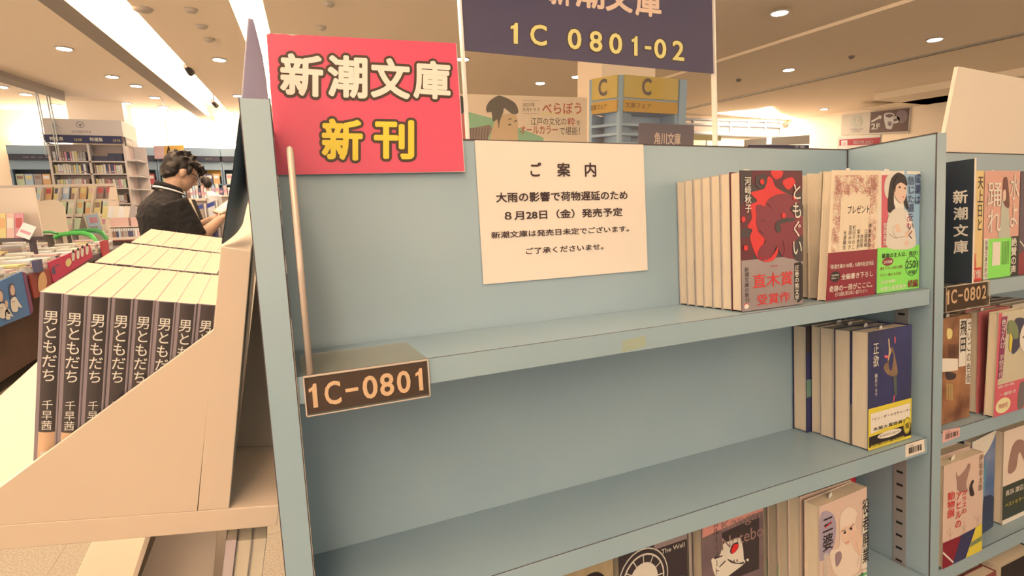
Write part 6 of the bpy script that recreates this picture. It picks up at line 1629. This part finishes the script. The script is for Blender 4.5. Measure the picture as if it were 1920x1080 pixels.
# collar with its white stripe
b = MB(); n = 28
for (r0, r1, z0, z1, m) in ((0.070, 0.082, 1.432, 1.400, shirt_m), (0.0825, 0.088, 1.402, 1.390, white_st), (0.088, 0.090, 1.391, 1.383, shirt_m)):
    V = []; F = []
    for k in range(n + 1):
        w = math.radians(-250 + 320 * k / n); dy, dx = math.sin(w), math.cos(w)
        for r_, z_ in ((r0, z0), (r1, z1), (r1 + 0.004, z1), (r0 + 0.004, z0)):
            V.append((dx * (r_ + 0.006), 0.012 + dy * r_ * 0.98 + 0.0, z_ - 0.030 * dy + 0.006))
    for k in range(n):
        for j in range(4): F.append((k * 4 + j, k * 4 + (j + 1) % 4, (k + 1) * 4 + (j + 1) % 4, (k + 1) * 4 + j))
    b.add(V, F, m, True)
b.build('collar', man, label='black collar with a white stripe')
# hair: many overlapping locks
b = MB(); hr = random.Random(11)
ball(b, H(0, -0.022, 0.040), (0.084, 0.098, 0.082), hair_m, hax); ball(b, H(0, -0.055, -0.005), (0.076, 0.062, 0.070), hair_m, hax); ball(b, H(0, -0.068, -0.045), (0.060, 0.036, 0.036), hair_m, hax)
ball(b, H(0, 0.050, 0.078), (0.070, 0.052, 0.040), hair_m, hax)
for k in range(70):
    th = hr.uniform(0, 6.28); ph = hr.uniform(0.0, 1.25); x, y, z = 0.080 * math.sin(ph) * math.cos(th), -0.012 + 0.100 * math.sin(ph) * math.sin(th), 0.040 + 0.086 * math.cos(ph)
    if y > 0.05 and z < 0.06: continue
    t_ = np.array((hr.uniform(-1, 1), hr.uniform(-1, 1), hr.uniform(-0.6, 0.6))) * 0.022
    p0 = np.array((x, y, z)); b.tube([H(*p0), H(*(p0 * 1.08 + t_ * 0.5)), H(*(p0 * 1.10 + t_))], [0.014, 0.012, 0.005], hair_m, 7)
for k in range(11):                          # fringe falling over the brow
    x = -0.062 + k * 0.0124; b.tube([H(x, 0.072, 0.082), H(x * 1.05, 0.104, 0.060), H(x * 1.1 + hr.uniform(-.006, .006), 0.110, 0.028 + hr.uniform(-.01, .01))], [0.020, 0.014, 0.005], hair_m, 7)
for sx in (1, -1): b.tube([H(0.074 * sx, 0.018, 0.045), H(0.078 * sx, 0.026, 0.012), H(0.075 * sx, 0.024, -0.016)], [0.018, 0.012, 0.005], hair_m, 7)
fuse(b, 'hair', man, 0.0060, 2, 0.006)
# glasses
b = MB()
for sx in (1, -1):
    b.tube([H(0.032 * sx + 0.022 * math.cos(k * math.pi / 8), 0.104, 0.004 + 0.016 * math.sin(k * math.pi / 8)) for k in range(17)], 0.0020, frame_m, 6); b.tube([H(0.054 * sx, 0.104, 0.008), H(0.072 * sx, 0.07, 0.008), H(0.079 * sx, 0.0, 0.004)], 0.0020, frame_m, 6)
b.tube([H(-0.011, 0.106, 0.006), H(0.011, 0.106, 0.006)], 0.0020, frame_m, 6)
b.build('glasses', man)
b = MB()
for sx in (1, -1): limb(b, [(0.088 * sx, 0, 0.90), (0.094 * sx, 0.012, 0.66), (0.097 * sx, 0.015, 0.47), (0.1 * sx, -0.005, 0.28), (0.102 * sx, -0.01, 0.075)], (0.105, 0.095, 0.078, 0.072, 0.064), trouser_m, 16)
loft(b, [((0, 0, 0.82), (0.176, 0, 0), (0, 0.126, 0)), ((0, 0, 0.93), (0.176, 0, 0), (0, 0.128, 0))], trouser_m)
fuse(b, 'trousers', man, 0.010, 4)
for sx in (1, -1):
    b = MB(); loft(b, [((0.1 * sx, -0.075, 0.040), (0.030, 0, 0), (0, 0, 0.038)), ((0.1 * sx, 0.03, 0.048), (0.048, 0, 0), (0, 0, 0.047)), ((0.106 * sx, 0.14, 0.036), (0.052, 0, 0), (0, 0, 0.034)), ((0.11 * sx, 0.215, 0.026), (0.030, 0, 0), (0, 0, 0.022))], shoe_m, 14); b.build('shoe', man)
# the open book in his hands
mid = (wr_r + wr_l) / 2 + np.array((0.005, 0.085, 0.040)); Mz = Matrix.Rotation(-az, 4, 'Z'); g_ = Mz @ Vector([float(v) for v in mid]) + Vector([float(v) for v in base])
bk = thing('open_book', 'open paperback with pink and white pages held by the man in black', 'book', g_, (math.radians(34), 0, -az))
for sx, m in ((1, paper_m), (-1, paper_m)):
    b = MB(); b.slab([(0, -0.075, 0.0), (0.104 * sx, -0.075, 0.020), (0.104 * sx, 0.075, 0.020), (0, 0.075, 0.0)], (0, 0, 0.010), page_top_m)
    pl = Plane((0, -0.075, 0.0102), (0.104 * sx, 0, 0.020), (0, 0.15, 0)); pl.N = np.array((0, 0, 1.0)); LAYER, keep_ = 0.0006, LAYER
    b.prect(pl, 0.12, 0.12, 0.88, 0.9, M('pink page print', (236, 140, 132), 0.6) if sx > 0 else SM['white'], 1)
    for k in range(5): b.prect(pl, 0.2, 0.2 + k * 0.13, 0.8, 0.24 + k * 0.13, SM['cream'] if sx > 0 else SM['rose'], 2)
    LAYER = keep_; b.build('page', bk)
b = MB(); b.slab([(-0.107, -0.078, 0.018), (0, -0.078, -0.002), (0.107, -0.078, 0.018), (0.107, 0.078, 0.018), (0, 0.078, -0.002), (-0.107, 0.078, 0.018)], (0, 0, -0.0012), SM['rose']); b.build('cover', bk)

# white edged board leaning behind him
b = MB(); q = [dep(*p, 3.75) for p in ((353, 376), (358, 374), (397, 468), (391, 470))]
b.slab(q, (0.01, 0.05, 0), M('pale frame', (248, 212, 160), 0.5)); b.slab([dep(*p, 3.76) for p in ((358, 374), (361, 374), (400, 468), (397, 468))], (0.01, 0.05, 0), black_m)
q = dep(394, 470, 3.75); b.box((q[0] - 0.12, q[1], 0), (q[0] + 0.02, q[1] + 0.05, q[2]), rk_m); tag(b.build('leaning_board'), 'pale and black edged board leaning beside the reading man', 'board')

# far customer in a pale shirt, and the counters beyond
S_F = 9.8
fb = dep(393, 395, S_F); fb[2] = 0
far = thing('person', 'far person in a pale shirt standing by the counters beyond the reading man', 'person', fb, (0, 0, math.radians(40)))
b = MB(); zt = float(dep(393, 331, S_F)[2]); k = zt / 1.70
loft(b, [((0, 0, 0.86 * k), (0.17, 0, 0), (0, 0.12, 0)), ((0, 0, 1.1 * k), (0.16, 0, 0), (0, 0.115, 0)), ((0, 0, 1.36 * k), (0.19, 0, 0), (0, 0.11, 0)), ((0, 0, 1.44 * k), (0.07, 0, 0), (0, 0.06, 0))], skin_m)
limb(b, [(0, 0, 1.40 * k), (0, 0.03, 1.50 * k)], (0.055, 0.05), skin_m); ball(b, (0, 0.04, 1.58 * k), (0.075, 0.09, 0.115), skin_m); ball(b, (0, 0.135, 1.57 * k), (0.012, 0.016, 0.018), skin_m)
for sx in (1, -1):
    limb(b, [(0.18 * sx, 0, 1.36 * k), (0.22 * sx, 0.03, 1.10 * k), (0.14 * sx, 0.22, 1.02 * k)], (0.055, 0.043, 0.028), skin_m); ball(b, (0.12 * sx, 0.27, 1.03 * k), (0.035, 0.05, 0.018), skin_m)
    for q in range(4): b.tube([(0.12 * sx + (q - 1.5) * 0.016, 0.30, 1.03 * k), (0.12 * sx + (q - 1.5) * 0.016, 0.345 - abs(q - 1.4) * 0.008, 1.02 * k)], 0.008, skin_m, 6)
    limb(b, [(0.09 * sx, 0, 0.9 * k), (0.095 * sx, 0.01, 0.48 * k), (0.1 * sx, 0, 0.06 * k)], (0.09, 0.058, 0.038), skin_m); loft(b, [((0.1 * sx, -0.05, 0.035), (0.03, 0, 0), (0, 0, 0.03)), ((0.1 * sx, 0.15, 0.03), (0.04, 0, 0), (0, 0, 0.024))], skin_m, 10)
fuse(b, 'body', far, 0.012, 3)
b = MB(); loft(b, [((0, 0, 0.80 * k), (0.20, 0, 0), (0, 0.145, 0)), ((0, 0, 1.1 * k), (0.19, 0, 0), (0, 0.14, 0)), ((0, 0, 1.36 * k), (0.21, 0, 0), (0, 0.135, 0)), ((0, 0, 1.44 * k), (0.09, 0, 0), (0, 0.08, 0))], SM['white'])
for sx in (1, -1): limb(b, [(0.18 * sx, 0, 1.36 * k), (0.22 * sx, 0.03, 1.12 * k)], (0.075, 0.07), SM['white'])
fuse(b, 'shirt', far, 0.014, 3)
b = MB(); ball(b, (0, 0.015, 1.62 * k), (0.085, 0.095, 0.090), hair_m); ball(b, (0, -0.035, 1.575 * k), (0.08, 0.06, 0.09), hair_m); fuse(b, 'hair', far, 0.012, 2)
b = MB()
for sx in (1, -1): limb(b, [(0.09 * sx, 0, 0.9 * k), (0.095 * sx, 0.01, 0.48 * k), (0.1 * sx, 0, 0.06)], (0.10, 0.08, 0.066), SM['navy'])
fuse(b, 'trousers', far, 0.016, 3)
# low counters with white goods and a blue belt barrier
S_C = 8.4
for i, (x0, x1, yt, yb2, lab) in enumerate(((352, 383, 372, 404, 'far pale counter with bottles, left of the blue belt'), (386, 432, 366, 402, 'far pale counter under orange posters, right of the far person'))):
    q0, q1 = dep(x0, yt, S_C + i * 2.6), dep(x1, yt, S_C + i * 2.6); r = thing('counter', lab, 'counter', (q0[0], q0[1], 0)); w_ = float(q1[0] - q0[0]); h_ = float(q0[2])
    b = MB(); b.box((0, 0, h_ - 0.04), (w_, 0.4, h_), rk_m); b.build('top', r)
    b = MB(); b.box((0.02, 0.03, 0), (w_ - 0.02, 0.38, h_ - 0.04), M('counter tan', (190, 156, 124), 0.6)); b.build('cabinet', r)  # cabinet in a plain darker tan than the top
    for k in range(6):
        c = ('white', 'pale blue', 'cream', 'navy', 'salmon', 'white')[k]; put('packet', plain_mesh(('pk2', c, i), (w_ / 8, 0.08, 0.16 + 0.04 * (k % 3)), SM[c], None, (0.3, 0.6, SM['rose'])), '%s packet, %s from the left on the far %s counter' % (c, ORD[k], ('bottle', 'poster')[i]), 'packet', (q0[0] + 0.03 + k * w_ / 6.3, q0[1] + 0.12, h_ + 0.0005), group='packets on the far counters')
posts = [(362, 388), (384, 384), (406, 378)]
pr_ = []
for k, (x, y) in enumerate(posts):
    q = dep(x, y, 7.4); b = MB(); b.tube([(0, 0, 0), (0, 0, 0.02)], [0.070, 0.062], M('barrier base', (110, 96, 86), 0.4), 16); b.tube([(0, 0, 0.02), (0, 0, float(q[2]) + 0.02)], 0.025, M('barrier post', (150, 128, 108), 0.3, 0.5), 10)
    r = b.build('barrier_post'); r.location = (q[0], q[1], 0); tag(r, 'belt barrier post, %s from the left beyond the reading man' % ORD[k], 'barrier', 'belt barrier posts'); pr_.append(q)
b = MB()
for a_, c2 in zip(pr_[:-1], pr_[1:]): b.slab([a_ + np.array((0.026, -0.004, -0.05)), c2 + np.array((-0.026, -0.004, -0.05)), c2 + np.array((-0.026, -0.004, 0.01)), a_ + np.array((0.026, -0.004, 0.01))], (0, 0.003, 0), M('blue belt', (66, 76, 132), 0.6))
tag(b.build('barrier_belt'), 'blue belt strung between the barrier posts beyond the reading man', 'belt')
far_sign('small orange poster above the far person', [(388, 318), (414, 318), (414, 331), (388, 331)], 11.5, M('orange hanging sign', (250, 176, 72), 0.5), None, 'poster')
